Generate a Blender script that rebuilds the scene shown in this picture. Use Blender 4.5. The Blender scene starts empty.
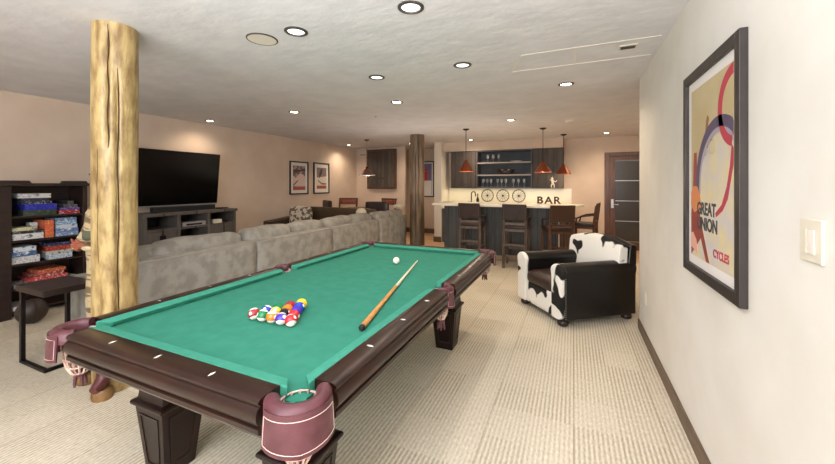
import bpy, bmesh, math, random
from mathutils import Vector, Matrix
random.seed(7)
C = bpy.context.scene.collection
PI = math.pi
V = Vector

# ------------------------------------------------------------------ materials
def lin(c):
    return tuple(((v/255)/12.92 if v/255 <= .04045 else ((v/255+.055)/1.055)**2.4) for v in c)+(1,)
MATS = {}
def mat(name, col, rough=.6, metal=0, var=None, var_scale=6, stretch=(1,1,1), bump=0, bump_scale=60,
        emis=0, coat=0, spec=.5, detail=4, lo=.35, hi=.65, bstretch=None):
    """principled material; var = second colour mixed in by noise, bump = height strength"""
    if name in MATS: return MATS[name]
    m = bpy.data.materials.new(name); m.use_nodes = True
    nt = m.node_tree; N = nt.nodes; L = nt.links
    b = N['Principled BSDF']
    b.inputs['Base Color'].default_value = lin(col)
    b.inputs['Roughness'].default_value = rough
    b.inputs['Metallic'].default_value = metal
    b.inputs['Specular IOR Level'].default_value = spec
    if coat: b.inputs['Coat Weight'].default_value = coat; b.inputs['Coat Roughness'].default_value = .15
    tc = N.new('ShaderNodeTexCoord')
    def noise(scale, st, det):
        mp = N.new('ShaderNodeMapping'); mp.inputs['Scale'].default_value = st
        L.new(tc.outputs['Object'], mp.inputs['Vector'])
        n = N.new('ShaderNodeTexNoise'); n.inputs['Scale'].default_value = scale; n.inputs['Detail'].default_value = det
        L.new(mp.outputs['Vector'], n.inputs['Vector']); return n
    if var:
        n = noise(var_scale, stretch, detail)
        r = N.new('ShaderNodeValToRGB')
        r.color_ramp.elements[0].position = lo; r.color_ramp.elements[1].position = hi
        r.color_ramp.elements[0].color = lin(col); r.color_ramp.elements[1].color = lin(var)
        L.new(n.outputs['Fac'], r.inputs['Fac']); L.new(r.outputs['Color'], b.inputs['Base Color'])
    if bump:
        n = noise(bump_scale, bstretch or stretch, 5)
        bp = N.new('ShaderNodeBump'); bp.inputs['Strength'].default_value = bump; bp.inputs['Distance'].default_value = .01
        L.new(n.outputs['Fac'], bp.inputs['Height']); L.new(bp.outputs['Normal'], b.inputs['Normal'])
    if emis:
        b.inputs['Emission Color'].default_value = lin(col); b.inputs['Emission Strength'].default_value = emis
    MATS[name] = m
    return m

def carpet_mat():
    m = bpy.data.materials.new('corded_carpet'); m.use_nodes = True
    nt = m.node_tree; N = nt.nodes; L = nt.links; b = N['Principled BSDF']
    b.inputs['Roughness'].default_value = .95; b.inputs['Specular IOR Level'].default_value = .1
    tc = N.new('ShaderNodeTexCoord'); sp = N.new('ShaderNodeSeparateXYZ'); L.new(tc.outputs['Object'], sp.inputs['Vector'])
    def math_(op, a, bb=None, c=None):
        n = N.new('ShaderNodeMath'); n.operation = op
        for i, v in enumerate((a, bb, c)):
            if v is None: continue
            if isinstance(v, (int, float)): n.inputs[i].default_value = v
            else: L.new(v, n.inputs[i])
        return n.outputs[0]
    s = math_('MULTIPLY', sp.outputs['X'], 2*PI/.026)
    s = math_('SINE', s); s = math_('MULTIPLY_ADD', s, .5, .5)
    # carpet tiles: blocks of different cord contrast
    bx = math_('FLOOR', math_('MULTIPLY', sp.outputs['X'], 1/.25)); by = math_('FLOOR', math_('MULTIPLY', sp.outputs['Y'], 1/.30))
    cb = N.new('ShaderNodeCombineXYZ'); L.new(bx, cb.inputs[0]); L.new(by, cb.inputs[1])
    wn = N.new('ShaderNodeTexWhiteNoise'); wn.noise_dimensions = '3D'; L.new(cb.outputs[0], wn.inputs['Vector'])
    amp = math_('MULTIPLY_ADD', wn.outputs['Value'], .5, .22)
    mp = N.new('ShaderNodeMapping'); mp.inputs['Scale'].default_value = (60, 22, 1); L.new(tc.outputs['Object'], mp.inputs['Vector'])
    nz = N.new('ShaderNodeTexNoise'); nz.inputs['Scale'].default_value = 1.6; nz.inputs['Detail'].default_value = 3; L.new(mp.outputs['Vector'], nz.inputs['Vector'])
    f = math_('MULTIPLY_ADD', math_('SUBTRACT', s, .5), amp, math_('MULTIPLY_ADD', wn.outputs['Value'], .16, .40))
    f = math_('ADD', f, math_('MULTIPLY_ADD', nz.outputs['Fac'], 1.1, -.55))
    # seams of the tiles
    fx = math_('FRACT', math_('MULTIPLY', sp.outputs['X'], 1/.5))
    seam = math_('LESS_THAN', fx, .018)
    f = math_('ADD', f, math_('MULTIPLY', seam, .35))
    r = N.new('ShaderNodeValToRGB'); e = r.color_ramp.elements
    e[0].position = 0; e[0].color = lin((230,221,200)); e[1].position = 1; e[1].color = lin((170,157,134))
    L.new(f, r.inputs['Fac'])
    L.new(r.outputs['Color'], b.inputs['Base Color'])
    bp = N.new('ShaderNodeBump'); bp.inputs['Strength'].default_value = .5; bp.inputs['Distance'].default_value = .006; bp.invert = True
    L.new(f, bp.inputs['Height']); L.new(bp.outputs['Normal'], b.inputs['Normal'])
    return m

def plank_mat(name, c1, c2, width=.1, axis='X', rough=.6):
    """boards running along Z (or the other axis) with board to board variation"""
    m = bpy.data.materials.new(name); m.use_nodes = True
    nt = m.node_tree; N = nt.nodes; L = nt.links; b = N['Principled BSDF']; b.inputs['Roughness'].default_value = rough
    tc = N.new('ShaderNodeTexCoord'); sp = N.new('ShaderNodeSeparateXYZ'); L.new(tc.outputs['Object'], sp.inputs['Vector'])
    mu = N.new('ShaderNodeMath'); mu.operation = 'MULTIPLY'; mu.inputs[1].default_value = 1/width; L.new(sp.outputs[axis], mu.inputs[0])
    fl = N.new('ShaderNodeMath'); fl.operation = 'FLOOR'; L.new(mu.outputs[0], fl.inputs[0])
    wn = N.new('ShaderNodeTexWhiteNoise'); wn.noise_dimensions = '1D'; L.new(fl.outputs[0], wn.inputs['W'])
    fr = N.new('ShaderNodeMath'); fr.operation = 'FRACT'; L.new(mu.outputs[0], fr.inputs[0])
    gp = N.new('ShaderNodeMath'); gp.operation = 'LESS_THAN'; gp.inputs[1].default_value = .05; L.new(fr.outputs[0], gp.inputs[0])
    mp = N.new('ShaderNodeMapping'); mp.inputs['Scale'].default_value = (14,14,2) if axis != 'Z' else (2,14,14)
    L.new(tc.outputs['Object'], mp.inputs['Vector'])
    nz = N.new('ShaderNodeTexNoise'); nz.inputs['Scale'].default_value = 1.5; nz.inputs['Detail'].default_value = 6; L.new(mp.outputs['Vector'], nz.inputs['Vector'])
    a = N.new('ShaderNodeMath'); a.operation = 'MULTIPLY_ADD'; a.inputs[1].default_value = .5; a.inputs[2].default_value = 0; L.new(wn.outputs['Value'], a.inputs[0])
    a2 = N.new('ShaderNodeMath'); a2.operation = 'MULTIPLY_ADD'; a2.inputs[1].default_value = 1.2; L.new(nz.outputs['Fac'], a2.inputs[0])
    a.inputs[2].default_value = -.35; L.new(a.outputs[0], a2.inputs[2])
    r = N.new('ShaderNodeValToRGB'); r.color_ramp.elements[0].color = lin(c1); r.color_ramp.elements[1].color = lin(c2)
    L.new(a2.outputs[0], r.inputs['Fac'])
    mx = N.new('ShaderNodeMix'); mx.data_type = 'RGBA'; L.new(gp.outputs[0], mx.inputs['Factor']); L.new(r.outputs['Color'], mx.inputs['A'])
    mx.inputs['B'].default_value = lin(tuple(int(v*.45) for v in c1))
    L.new(mx.outputs['Result'], b.inputs['Base Color'])
    bp = N.new('ShaderNodeBump'); bp.inputs['Strength'].default_value = .3; bp.inputs['Distance'].default_value = .004
    L.new(nz.outputs['Fac'], bp.inputs['Height']); L.new(bp.outputs['Normal'], b.inputs['Normal'])
    return m

def ball_mat(name, col, stripe):
    m = bpy.data.materials.new(name); m.use_nodes = True
    nt = m.node_tree; N = nt.nodes; L = nt.links; b = N['Principled BSDF']; b.inputs['Roughness'].default_value = .12
    tc = N.new('ShaderNodeTexCoord'); sp = N.new('ShaderNodeSeparateXYZ'); L.new(tc.outputs['Object'], sp.inputs['Vector'])
    def mth(op, a, v):
        n = N.new('ShaderNodeMath'); n.operation = op; L.new(a, n.inputs[0])
        if v is not None: n.inputs[1].default_value = v
        return n.outputs[0]
    fac = mth('GREATER_THAN', mth('ABSOLUTE', sp.outputs['Z'], None), .0175 if stripe else 1)
    spot = mth('GREATER_THAN', mth('ABSOLUTE', sp.outputs['X'], None), .0292)
    mxm = N.new('ShaderNodeMath'); mxm.operation = 'MAXIMUM'; L.new(fac, mxm.inputs[0]); L.new(spot, mxm.inputs[1])
    mx = N.new('ShaderNodeMix'); mx.data_type = 'RGBA'; L.new(mxm.outputs[0], mx.inputs['Factor'])
    mx.inputs['A'].default_value = lin(col); mx.inputs['B'].default_value = lin((238,232,215))
    L.new(mx.outputs['Result'], b.inputs['Base Color']); return m

def patch_mat(name, c1, c2, scale, thr, off=(0,0,0), rough=.8):
    m = bpy.data.materials.new(name); m.use_nodes = True
    nt = m.node_tree; N = nt.nodes; L = nt.links; b = N['Principled BSDF']; b.inputs['Roughness'].default_value = rough
    tc = N.new('ShaderNodeTexCoord'); mp = N.new('ShaderNodeMapping'); mp.inputs['Location'].default_value = off
    L.new(tc.outputs['Object'], mp.inputs['Vector'])
    n = N.new('ShaderNodeTexNoise'); n.inputs['Scale'].default_value = scale; n.inputs['Detail'].default_value = 1.5
    L.new(mp.outputs['Vector'], n.inputs['Vector'])
    r = N.new('ShaderNodeValToRGB'); r.color_ramp.elements[0].position = thr; r.color_ramp.elements[1].position = thr+.015
    r.color_ramp.elements[0].color = lin(c1); r.color_ramp.elements[1].color = lin(c2)
    L.new(n.outputs['Fac'], r.inputs['Fac']); L.new(r.outputs['Color'], b.inputs['Base Color']); return m

M = dict(
 wall=mat('cream_plaster', (232,228,219), .85, var=(224,219,208), var_scale=2.2, bump=.25, bump_scale=9),
 wall_far=mat('warm_plaster', (219,199,180), .85, var=(211,190,170), var_scale=2.2, bump=.2, bump_scale=9),
 ceil=mat('troweled_ceiling', (228,226,228), .9, var=(219,217,220), var_scale=3.5, bump=.5, bump_scale=7, detail=8, bstretch=(1,1.6,1)),
 base=mat('brown_baseboard', (112,92,72), .5, var=(92,74,56), var_scale=8, stretch=(6,1,6)),
 carpet=carpet_mat(),
 woodfloor=plank_mat('tan_floorboards', (190,150,112), (220,186,148), .14, 'Y', .4),
 cloth=mat('green_cloth', (50,122,101), .92, var=(56,129,107), var_scale=14, spec=.15, bump=.08, bump_scale=400),
 cushion=mat('green_cloth_lit', (58,136,114), .9, var=(66,143,120), var_scale=30, spec=.15),  # same cloth as the bed, lightened to paint in light on the cushion tops
 mahog=mat('mahogany', (46,24,16), .3, var=(30,16,11), var_scale=5, spec=.4),
 mahog_d=mat('dark_mahogany', (36,20,16), .35, var=(26,14,11), var_scale=5, spec=.35),
 leather_m=mat('mauve_leather', (96,54,60), .42, var=(78,38,44), var_scale=14, bump=.15, bump_scale=90),
 stitch=mat('pale_stitching', (214,190,180), .7),
 net=mat('pale_leather_net', (186,140,128), .6, var=(220,196,180), var_scale=20),
 dark_hole=mat('pocket_lining', (20,14,13), .8),
 pearl=mat('pearl_inlay', (235,230,218), .25),
 log=mat('peeled_log', (192,166,112), .5, var=(134,106,62), var_scale=9, stretch=(2.2,2.2,.7), bump=.7, bump_scale=9, bstretch=(4,4,.8), coat=.25, detail=10, lo=.38, hi=.66),
 log_d=mat('brown_log', (124,102,74), .5, var=(78,60,42), var_scale=4, stretch=(3,3,.5), bump=.9, bump_scale=7, bstretch=(4,4,.7), coat=.35, detail=9),
 crack=mat('log_crack', (70,48,26), .9),
 sofa=mat('taupe_chenille', (166,162,153), .95, var=(146,142,133), var_scale=8, bump=.9, bump_scale=120, spec=.15, lo=.42, hi=.6, detail=12),
 sofa_pipe=mat('pale_piping', (160,152,138), .9),
 brown_l=mat('olive_brown_leather', (76,58,36), .55, var=(64,48,30), var_scale=6),
 blackwood=mat('espresso_wood', (50,33,27), .45, var=(36,24,20), var_scale=5, stretch=(1,1,4)),
 metal_b=mat('black_metal', (30,22,24), .4, metal=.6),
 weath=plank_mat('weathered_grey_boards', (52,46,43), (100,89,80), .11, 'X', .6),
 weath_b=plank_mat('weathered_bar_boards', (46,47,47), (84,82,79), .16, 'X', .6),
 weath_y=plank_mat('weathered_console_wood', (74,68,64), (104,97,92), .5, 'Y', .6),
 walnut=mat('walnut_door_wood', (104,66,40), .4, var=(78,48,30), var_scale=4, stretch=(6,6,.6), coat=.2),
 glass_d=mat('smoked_glass', (58,52,46), .25, spec=.6),
 steel=mat('brushed_steel', (190,188,184), .3, metal=1),
 copper=mat('copper_shade', (132,68,42), .38, metal=.6),
 bronze=mat('dark_bronze', (62,44,34), .4, metal=.7),
 quartz=mat('cream_quartz', (238,230,210), .25),
 white=mat('white_plastic', (226,218,198), .4),
 trimw=mat('white_paint', (232,224,210), .6),
 tvblack=mat('screen_black', (5,5,6), .2, spec=.2),
 plastic_b=mat('matte_black_plastic', (20,20,21), .5),
 silver=mat('silver_plastic', (176,176,178), .3, metal=.5),
 blackl=mat('black_leather', (10,9,9), .36, var=(15,13,13), var_scale=10, bump=.12, bump_scale=60),
 darkl=mat('dark_brown_leather', (58,40,32), .45, var=(44,30,25), var_scale=8),
 redl=mat('oxblood_leather', (140,72,54), .45),
 chairwood=mat('brown_chair_wood', (98,62,40), .45, var=(76,46,30), var_scale=6, stretch=(4,4,1)),
 stoolwood=mat('grey_brown_stool_wood', (108,94,84), .5, var=(88,74,64), var_scale=6, stretch=(4,4,1)),
 cow=patch_mat('cowhide', (18,15,14), (240,238,230), 3.6, .405, (.35,.9,.2)),
 cow2=patch_mat('cowhide_front', (18,15,14), (240,238,230), 4.0, .46, (3.1,.4,1.2)),
 gold_wood=mat('honey_carved_wood', (150,112,66), .5, var=(104,74,42), var_scale=12),
 creamp=mat('cream_paint', (190,170,134), .6, var=(118,98,72), var_scale=4, stretch=(1,1,6), lo=.5, hi=.54),
 skinp=mat('ruddy_paint', (150,80,58), .6),
 bootp=mat('oxblood_paint', (92,42,40), .35, var=(70,30,30), var_scale=14),
 greenp=mat('olive_paint', (92,96,76), .6),
 frame_b=mat('dark_frame', (40,34,31), .45, var=(58,50,46), var_scale=5, stretch=(1,4,1)),
 frame_t=mat('black_frame', (30,26,28), .4),
 mattw=mat('white_mount_board', (236,230,224), .8),
 cue_w=mat('pale_maple', (240,222,190), .3), cue_b=mat('amber_cue_wood', (218,156,88), .3, var=(194,128,62), var_scale=30, stretch=(1,1,1)),
 bulb=mat('lamp_glow', (255,238,208), .5, emis=18), bulb_dim=mat('lamp_glow_cool', (250,248,242), .5, emis=1.6),
 ring_d=mat('bronze_trim_ring', (74,68,66), .5), pleather=mat('pouf_leather', (58,44,36), .5, var=(44,33,28), var_scale=9),
 glass=mat('clear_glassware', (226,230,232), .08, spec=.8),
)
M['glass'].node_tree.nodes['Principled BSDF'].inputs['Transmission Weight'].default_value = .6

# ------------------------------------------------------------------ mesh helpers
def NB(): return bmesh.new()
def box(bm, x0, x1, y0, y1, z0, z1):
    v = [bm.verts.new((x, y, z)) for z in (z0, z1) for x, y in ((x0,y0),(x1,y0),(x1,y1),(x0,y1))]
    for f in ((0,3,2,1),(4,5,6,7),(0,1,5,4),(1,2,6,5),(2,3,7,6),(3,0,4,7)): bm.faces.new([v[i] for i in f])
    return v
def hexa(bm, lo, hi):
    """two quads (4 points each, same winding seen from above)"""
    v = [bm.verts.new(p) for p in list(lo)+list(hi)]
    for f in ((3,2,1,0),(4,5,6,7),(0,1,5,4),(1,2,6,5),(2,3,7,6),(3,0,4,7)): bm.faces.new([v[i] for i in f])
def prism(bm, pts, fn, a, b):
    """pts: 2d outline; fn(p,q,t)->3d point; from t=a to t=b"""
    A = [bm.verts.new(fn(p[0], p[1], a)) for p in pts]; B = [bm.verts.new(fn(p[0], p[1], b)) for p in pts]
    n = len(pts); bm.faces.new(A[::-1]); bm.faces.new(B)
    for i in range(n): bm.faces.new((A[i], A[(i+1)%n], B[(i+1)%n], B[i]))
def frame_of(d):
    d = d.normalized(); u = V((0,0,1)) if abs(d.z) < .9 else V((1,0,0))
    a = d.cross(u).normalized(); return a, d.cross(a).normalized()
def loft(bm, rings, cap=True, closed=False):
    R = [[bm.verts.new(p) for p in r] for r in rings]; n = len(R[0])
    for i in range(len(R)-1 if not closed else len(R)):
        A = R[i]; B = R[(i+1) % len(R)]
        for j in range(n): bm.faces.new((A[j], A[(j+1)%n], B[(j+1)%n], B[j]))
    if cap and not closed: bm.faces.new(R[0][::-1]); bm.faces.new(R[-1])
def tube(bm, pts, rad, seg=10, sx=1, sy=1, closed=False):
    pts = [V(p) for p in pts]; n = len(pts); rings = []
    if not isinstance(rad, (list, tuple)): rad = [rad]*n
    pa = None
    for i, p in enumerate(pts):
        d = (pts[(i+1) % n]-pts[i-1]) if (closed or 0 < i < n-1) else (pts[1]-pts[0] if i == 0 else pts[-1]-pts[-2])
        d.normalize()
        if pa is None: a, b = frame_of(d)
        else:
            a = pa-d*pa.dot(d)
            a.normalize(); b = d.cross(a)
        pa = a
        rings.append([p+(a*math.cos(t)*sx+b*math.sin(t)*sy)*rad[i] for t in [2*PI*k/seg for k in range(seg)]])
    loft(bm, rings, True, closed)
def cyl(bm, p0, p1, r0, r1=None, seg=16): tube(bm, [p0, p1], [r0, r0 if r1 is None else r1], seg)
def lathe(bm, prof, c=(0,0,0), seg=24, cap=True, jit=0):
    rings = [[V((c[0]+r*math.cos(t), c[1]+r*math.sin(t), c[2]+z)) for t in [2*PI*k/seg for k in range(seg)]] for r, z in prof]
    loft(bm, rings, cap)
def ball(bm, c, r, s=(1,1,1), u=20, v=12):
    g = bmesh.ops.create_uvsphere(bm, u_segments=u, v_segments=v, radius=r)
    for w in g['verts']: w.co = V((w.co.x*s[0]+c[0], w.co.y*s[1]+c[1], w.co.z*s[2]+c[2]))
def softbox(bm, x0, x1, y0, y1, z0, z1, r=.05, n=6, puff=0, seed=0, wob=0):
    """rounded, slightly pillowy block"""
    rnd = random.Random(seed); ph = [rnd.uniform(0, 6) for _ in range(6)]
    N_ = n+1; allv = {}
    def gv(i, j, k):
        if (i,j,k) not in allv:
            allv[(i,j,k)] = bm.verts.new((2*i/N_-1, 2*j/N_-1, 2*k/N_-1))
        return allv[(i,j,k)]
    for i in range(N_):
        for j in range(N_):
            for k in (0, N_):
                bm.faces.new((gv(i,j,k),gv(i+1,j,k),gv(i+1,j+1,k),gv(i,j+1,k)))
                bm.faces.new((gv(i,k,j),gv(i+1,k,j),gv(i+1,k,j+1),gv(i,k,j+1)))
                bm.faces.new((gv(k,i,j),gv(k,i+1,j),gv(k,i+1,j+1),gv(k,i,j+1)))
    allv = list(allv.values())
    hx, hy, hz = (x1-x0)/2, (y1-y0)/2, (z1-z0)/2; cx, cy, cz = (x0+x1)/2, (y0+y1)/2, (z0+z1)/2
    r = min(r, hx*.98, hy*.98, hz*.98)
    for v in allv:
        q = V([math.copysign(abs(t)**.75, t) for t in v.co]) if False else v.co.copy()
        p = V((q.x*hx, q.y*hy, q.z*hz))
        c = V((max(-hx+r, min(hx-r, p.x)), max(-hy+r, min(hy-r, p.y)), max(-hz+r, min(hz-r, p.z))))
        d = p-c
        if d.length > 1e-6: p = c+d.normalized()*r
        if puff:
            k = (1-q.x**2)*(1-q.y**2)+(1-q.x**2)*(1-q.z**2)+(1-q.y**2)*(1-q.z**2)
            nrm = V((p.x/hx, p.y/hy, p.z/hz)); p += V((nrm.x*min(hx,.3), nrm.y*min(hy,.3), nrm.z*min(hz,.3)))*puff*k
        if wob:
            p += V((math.sin(p.y*9+ph[0])+math.sin(p.z*13+ph[1]), math.sin(p.x*9+ph[2]), math.sin(p.y*8+ph[3])+math.sin(p.x*11+ph[4])+.6*math.sin(p.y*19+ph[5])))*wob
        v.co = p+V((cx, cy, cz))

def wloc(o):
    p = V((0,0,0))
    while o: p += o.location; o = o.parent
    return p
def obj(name, bm, m, parent=None, smooth=False, bevel=0, sub=0, loc=None, angle=.6):
    me = bpy.data.meshes.new(name)
    bmesh.ops.recalc_face_normals(bm, faces=bm.faces[:])
    off = wloc(parent) if parent else V((0,0,0))
    if loc is not None: off = V(loc)
    if parent is None and loc is None:
        xs = [v.co.x for v in bm.verts]; ys = [v.co.y for v in bm.verts]; zs = [v.co.z for v in bm.verts]
        off = V(((min(xs)+max(xs))/2, (min(ys)+max(ys))/2, min(zs))); loc = off
    for v in bm.verts: v.co -= off
    bm.to_mesh(me); bm.free()
    o = bpy.data.objects.new(name, me); C.objects.link(o)
    for mm in (m if isinstance(m, (list, tuple)) else [m]): me.materials.append(mm)
    if parent: o.parent = parent
    else: o.location = off
    if smooth:
        for p in me.polygons: p.use_smooth = True
        me.set_sharp_from_angle(angle=angle)
    if bevel:
        b = o.modifiers.new('bevel', 'BEVEL'); b.width = bevel; b.segments = 2; b.limit_method = 'ANGLE'
    if sub:
        s = o.modifiers.new('sub', 'SUBSURF'); s.levels = sub; s.render_levels = sub
    return o
def tag(o, label, cat, group=None):
    o['label'] = label; o['category'] = cat
    if group: o['group'] = group
    return o
def thing(name, loc, label, cat, group=None, rz=0):
    o = bpy.data.objects.new(name, None); C.objects.link(o); o.location = loc; o.rotation_euler = (0,0,rz)
    o.empty_display_size = .1
    return tag(o, label, cat, group)
def struct(name, bm, m, parent=None, **k):
    o = obj(name, bm, m, parent, loc=(0,0,0) if parent is None else None, **k)
    if parent is None: o['kind'] = 'structure'
    return o
def dup(root, loc, rz, label, group=None):
    def rec(o, par):
        c = o.copy(); C.objects.link(c); c.parent = par
        for ch in list(o.children): rec(ch, c)
        return c
    r = rec(root, None); r.location = loc; r.rotation_euler = (0,0,rz); r['label'] = label
    if group: r['group'] = group
    return r
def text(name, body, size, depth, m, parent, mtx, align='CENTER', bold=0):
    cu = bpy.data.curves.new(name, 'FONT'); cu.body = body; cu.size = size; cu.extrude = depth; cu.align_x = align; cu.offset = bold
    t = bpy.data.objects.new(name, cu); C.objects.link(t)
    bpy.context.view_layer.update()
    me = bpy.data.meshes.new_from_object(t.evaluated_get(bpy.context.evaluated_depsgraph_get()))
    C.objects.unlink(t); bpy.data.objects.remove(t)
    me.transform(mtx)
    off = wloc(parent) if parent else V((0,0,0)); me.transform(Matrix.Translation(-off))
    me.materials.clear(); me.materials.append(m)
    o = bpy.data.objects.new(name, me); C.objects.link(o); o.parent = parent
    return o

# ------------------------------------------------------------------ camera (level, with a lowered view window)
F = 352.; YAW = math.atan((573-417.5)/F); CH = 1.5
cam = bpy.data.cameras.new('camera'); co = bpy.data.objects.new('camera', cam); C.objects.link(co)
co.location = (0, 0, CH); co.rotation_euler = (PI/2, 0, YAW)
cam.sensor_width = 36; cam.lens = F/835*36; cam.shift_y = -(232-184.5)/835; cam.clip_start = .05
bpy.context.scene.camera = co

# ------------------------------------------------------------------ room shell
H = 2.6; XR = .635; XL = -6.1; YB = 9.25; YC = 4.3
b = NB(); box(b, XL, 2.4, -3, 7.9, -.05, 0); struct('floor', b, M['carpet'])
b = NB(); box(b, XL, 2.4, 7.9, 11.6, -.05, 0); struct('floor', b, M['woodfloor'])
b = NB(); box(b, XL-.1, 2.5, -3.1, 11.6, H, H+.08); struct('ceiling', b, M['ceil'])
b = NB(); box(b, XR, XR+.14, -3, YC, 0, H); struct('wall_right', b, M['wall'])
b = NB(); box(b, 2.4, 2.5, -3.1, 11.6, 0, H); struct('wall_corridor', b, M['wall_far'])
b = NB(); box(b, XL-.1, XL, -3.1, 11.6, 0, H); struct('wall_left', b, M['wall_far'])
b = NB(); box(b, XL, 2.4, -3.1, -3, 0, H); struct('wall_behind', b, M['wall'])
b = NB(); box(b, XL, -4.45, YB-.1, YB, 0, H); struct('wall_dining', b, M['wall_far'])
b = NB(); box(b, XL, -2.0, 10.1, 10.2, 0, H); struct('wall_hall', b, M['wall_far'])
b = NB()
DX0, DX1, DZ = .70, 1.62, 2.19
box(b, -3.33, DX0, YB, YB+.1, 0, H); box(b, DX1, 2.4, YB, YB+.1, 0, H); box(b, DX0, DX1, YB, YB+.1, DZ, H)
struct('wall_back', b, M['wall_far'])
b = NB(); box(b, -3.33, -3.13, 8.62, YB, 0, H); struct('wall_alcove', b, M['trimw'])
b = NB(); box(b, -3.13, -.2, 8.87, YB, 2.37, H); struct('wall_soffit', b, M['wall_far'])  # wall plaster instead of white paint, its darker tone painting in shade
for nm, a in (('baseboard_right', (XR-.016, XR, -3, YC, 0, .1)), ('baseboard_left', (XL, XL+.016, -3, YB-.1, 0, .12)),
              ('baseboard_dining', (XL, -4.45, YB-.116, YB-.1, 0, .12)), ('baseboard_hall', (XL, -2.0, 10.084, 10.1, 0, .14)),
              ('baseboard_alcove', (-3.345, -3.13, 8.604, 8.62, 0, .14)), ('baseboard_corner', (XR, XR+.15, YC, YC+.016, 0, .1))):
    b = NB(); box(b, *a); struct(nm, b, M['base'], bevel=.003)

# door in the back wall
t = thing('door_1', (DX0, YB-.03, 0), 'dark brown door with three smoked glass panels', 'door'); t['kind'] = 'structure'
del t['label']; del t['category']
b = NB(); box(b, DX0-.03, DX0+.07, YB-.03, YB+.02, 0, DZ+.05); box(b, DX1-.07, DX1+.03, YB-.03, YB+.02, 0, DZ+.05); box(b, DX0+.07, DX1-.07, YB-.03, YB+.02, DZ-.04, DZ+.05)
obj('door_casing', b, M['walnut'], t, bevel=.004)
b = NB(); box(b, DX0+.07, DX0+.19, YB+.0, YB+.04, .01, DZ-.04); box(b, DX1-.19, DX1-.07, YB, YB+.04, .01, DZ-.04)
for z0, z1 in ((.01,.2),(DZ-.14,DZ-.04)): box(b, DX0+.19, DX1-.19, YB, YB+.04, z0, z1)
leaf = obj('door_leaf', b, M['walnut'], t, bevel=.003)
for i in range(4):
    z0 = .2+i*.4625
    b = NB(); box(b, DX0+.19, DX1-.19, YB+.015, YB+.025, z0+.008, z0+.455); obj('glass_panel', b, M['glass_d'], t)
    if i:
        b = NB(); box(b, DX0+.19, DX1-.19, YB+.005, YB+.03, z0-.008, z0+.008); obj('muntin', b, M['steel'], t)
b = NB(); box(b, DX0+.105, DX0+.155, YB-.008, YB, .96, 1.16); cyl(b, (DX0+.13, YB-.05, 1.04), (DX0+.13, YB, 1.04), .012); cyl(b, (DX0+.13, YB-.045, 1.04), (DX0+.25, YB-.045, 1.04), .01); cyl(b, (DX0+.13, YB-.015, 1.12), (DX0+.13, YB, 1.12), .02)
obj('door_handle', b, M['steel'], t, smooth=True)

# ceiling access panel (hairline), vents, detector, speaker
b = NB()
def seamline(p, q, w=.006):
    p = V(p); q = V(q); d = (q-p).normalized(); n = V((-d.y, d.x, 0))*w
    lo = [p-n, q-n, q+n, p+n]; hexa(b, [V((a.x,a.y,H-.004)) for a in lo], [V((a.x,a.y,H)) for a in lo])
P_ = [(-.40,3.10),(.02,3.10),(.60,3.10),(.60,3.52),(.02,3.52),(-.55,3.52)]
seamline((*P_[0],0),(*P_[2],0)); seamline((*P_[5],0),(*P_[3],0)); seamline((*P_[0],0),(*P_[5],0)); seamline((*P_[1],0),(*P_[4],0))
struct('trim_1', b, M['trimw'])
def grille(name, c, w, h, plane, label, n=6):
    t = thing(name, c, label, 'vent')
    x, y, z = c
    if plane == 'ceil':
        b = NB(); box(b, x-w/2, x+w/2, y-h/2, y+h/2, z-.008, z); obj('vent_frame', b, M['white'], t, bevel=.002)
        b = NB()
        for i in range(n):
            yy = y-h/2+.02+(h-.04)*(i+.5)/n; box(b, x-w/2+.015, x+w/2-.015, yy-.006, yy+.003, z-.014, z-.008)
        obj('louvres', b, M['ring_d'], t)
    else:
        b = NB(); box(b, x-w/2, x+w/2, y-.01, y, z, z+h); obj('vent_frame', b, M['trimw'], t, bevel=.002)
        b = NB()
        for i in range(n):
            zz = z+.015+(h-.03)*(i+.5)/n; box(b, x-w/2+.015, x+w/2-.015, y-.016, y-.01, zz-.008, zz)
        obj('louvres', b, M['ring_d'], t)
grille('ceiling_vent', (.40,3.24,H), .13, .09, 'ceil', 'small square ceiling vent near the framed cycling poster')
grille('wall_vent', (-5.86,YB-.1,2.36), .24, .1, 'wall', 'small louvred wall vent high on the dining wall left of the cabinet', 4)
t = thing('ceiling_speaker', (-2.15,1.96,H), 'round white flush speaker cover in the ceiling over the pool table', 'speaker')
b = NB(); lathe(b, [(.112,0),(.112,-.006),(.103,-.008),(.103,-.004)], (-2.15,1.96,H), 40, False); obj('trim_ring', b, M['ring_d'], t)
b = NB(); lathe(b, [(.103,-.001),(.103,-.006),(0.001,-.006)], (-2.15,1.96,H), 40, False); obj('speaker_grille', b, M['trimw'], t)
t = thing('smoke_detector', (-.05,6.6,H), 'round white smoke detector on the ceiling above the bar stools', 'smoke detector')
b = NB(); lathe(b, [(.07,0),(.07,-.018),(.062,-.032),(.02,-.036),(.001,-.036)], (-.05,6.6,H), 28); obj('cover', b, M['white'], t, smooth=True)
b = NB(); lathe(b, [(.075,0),(.075,-.006),(.068,-.006)], (-.05,6.6,H), 28, False); obj('base_ring', b, M['trimw'], t)
b = NB(); lathe(b, [(.02,0),(.02,-.006),(.008,-.02),(.014,-.026),(.001,-.028)], (-2.9,4.9,H), 14)
tag(obj('fire_sprinkler', b, M['steel'], smooth=True), 'tiny sprinkler head in the ceiling in front of the rear log post', 'sprinkler')

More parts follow.
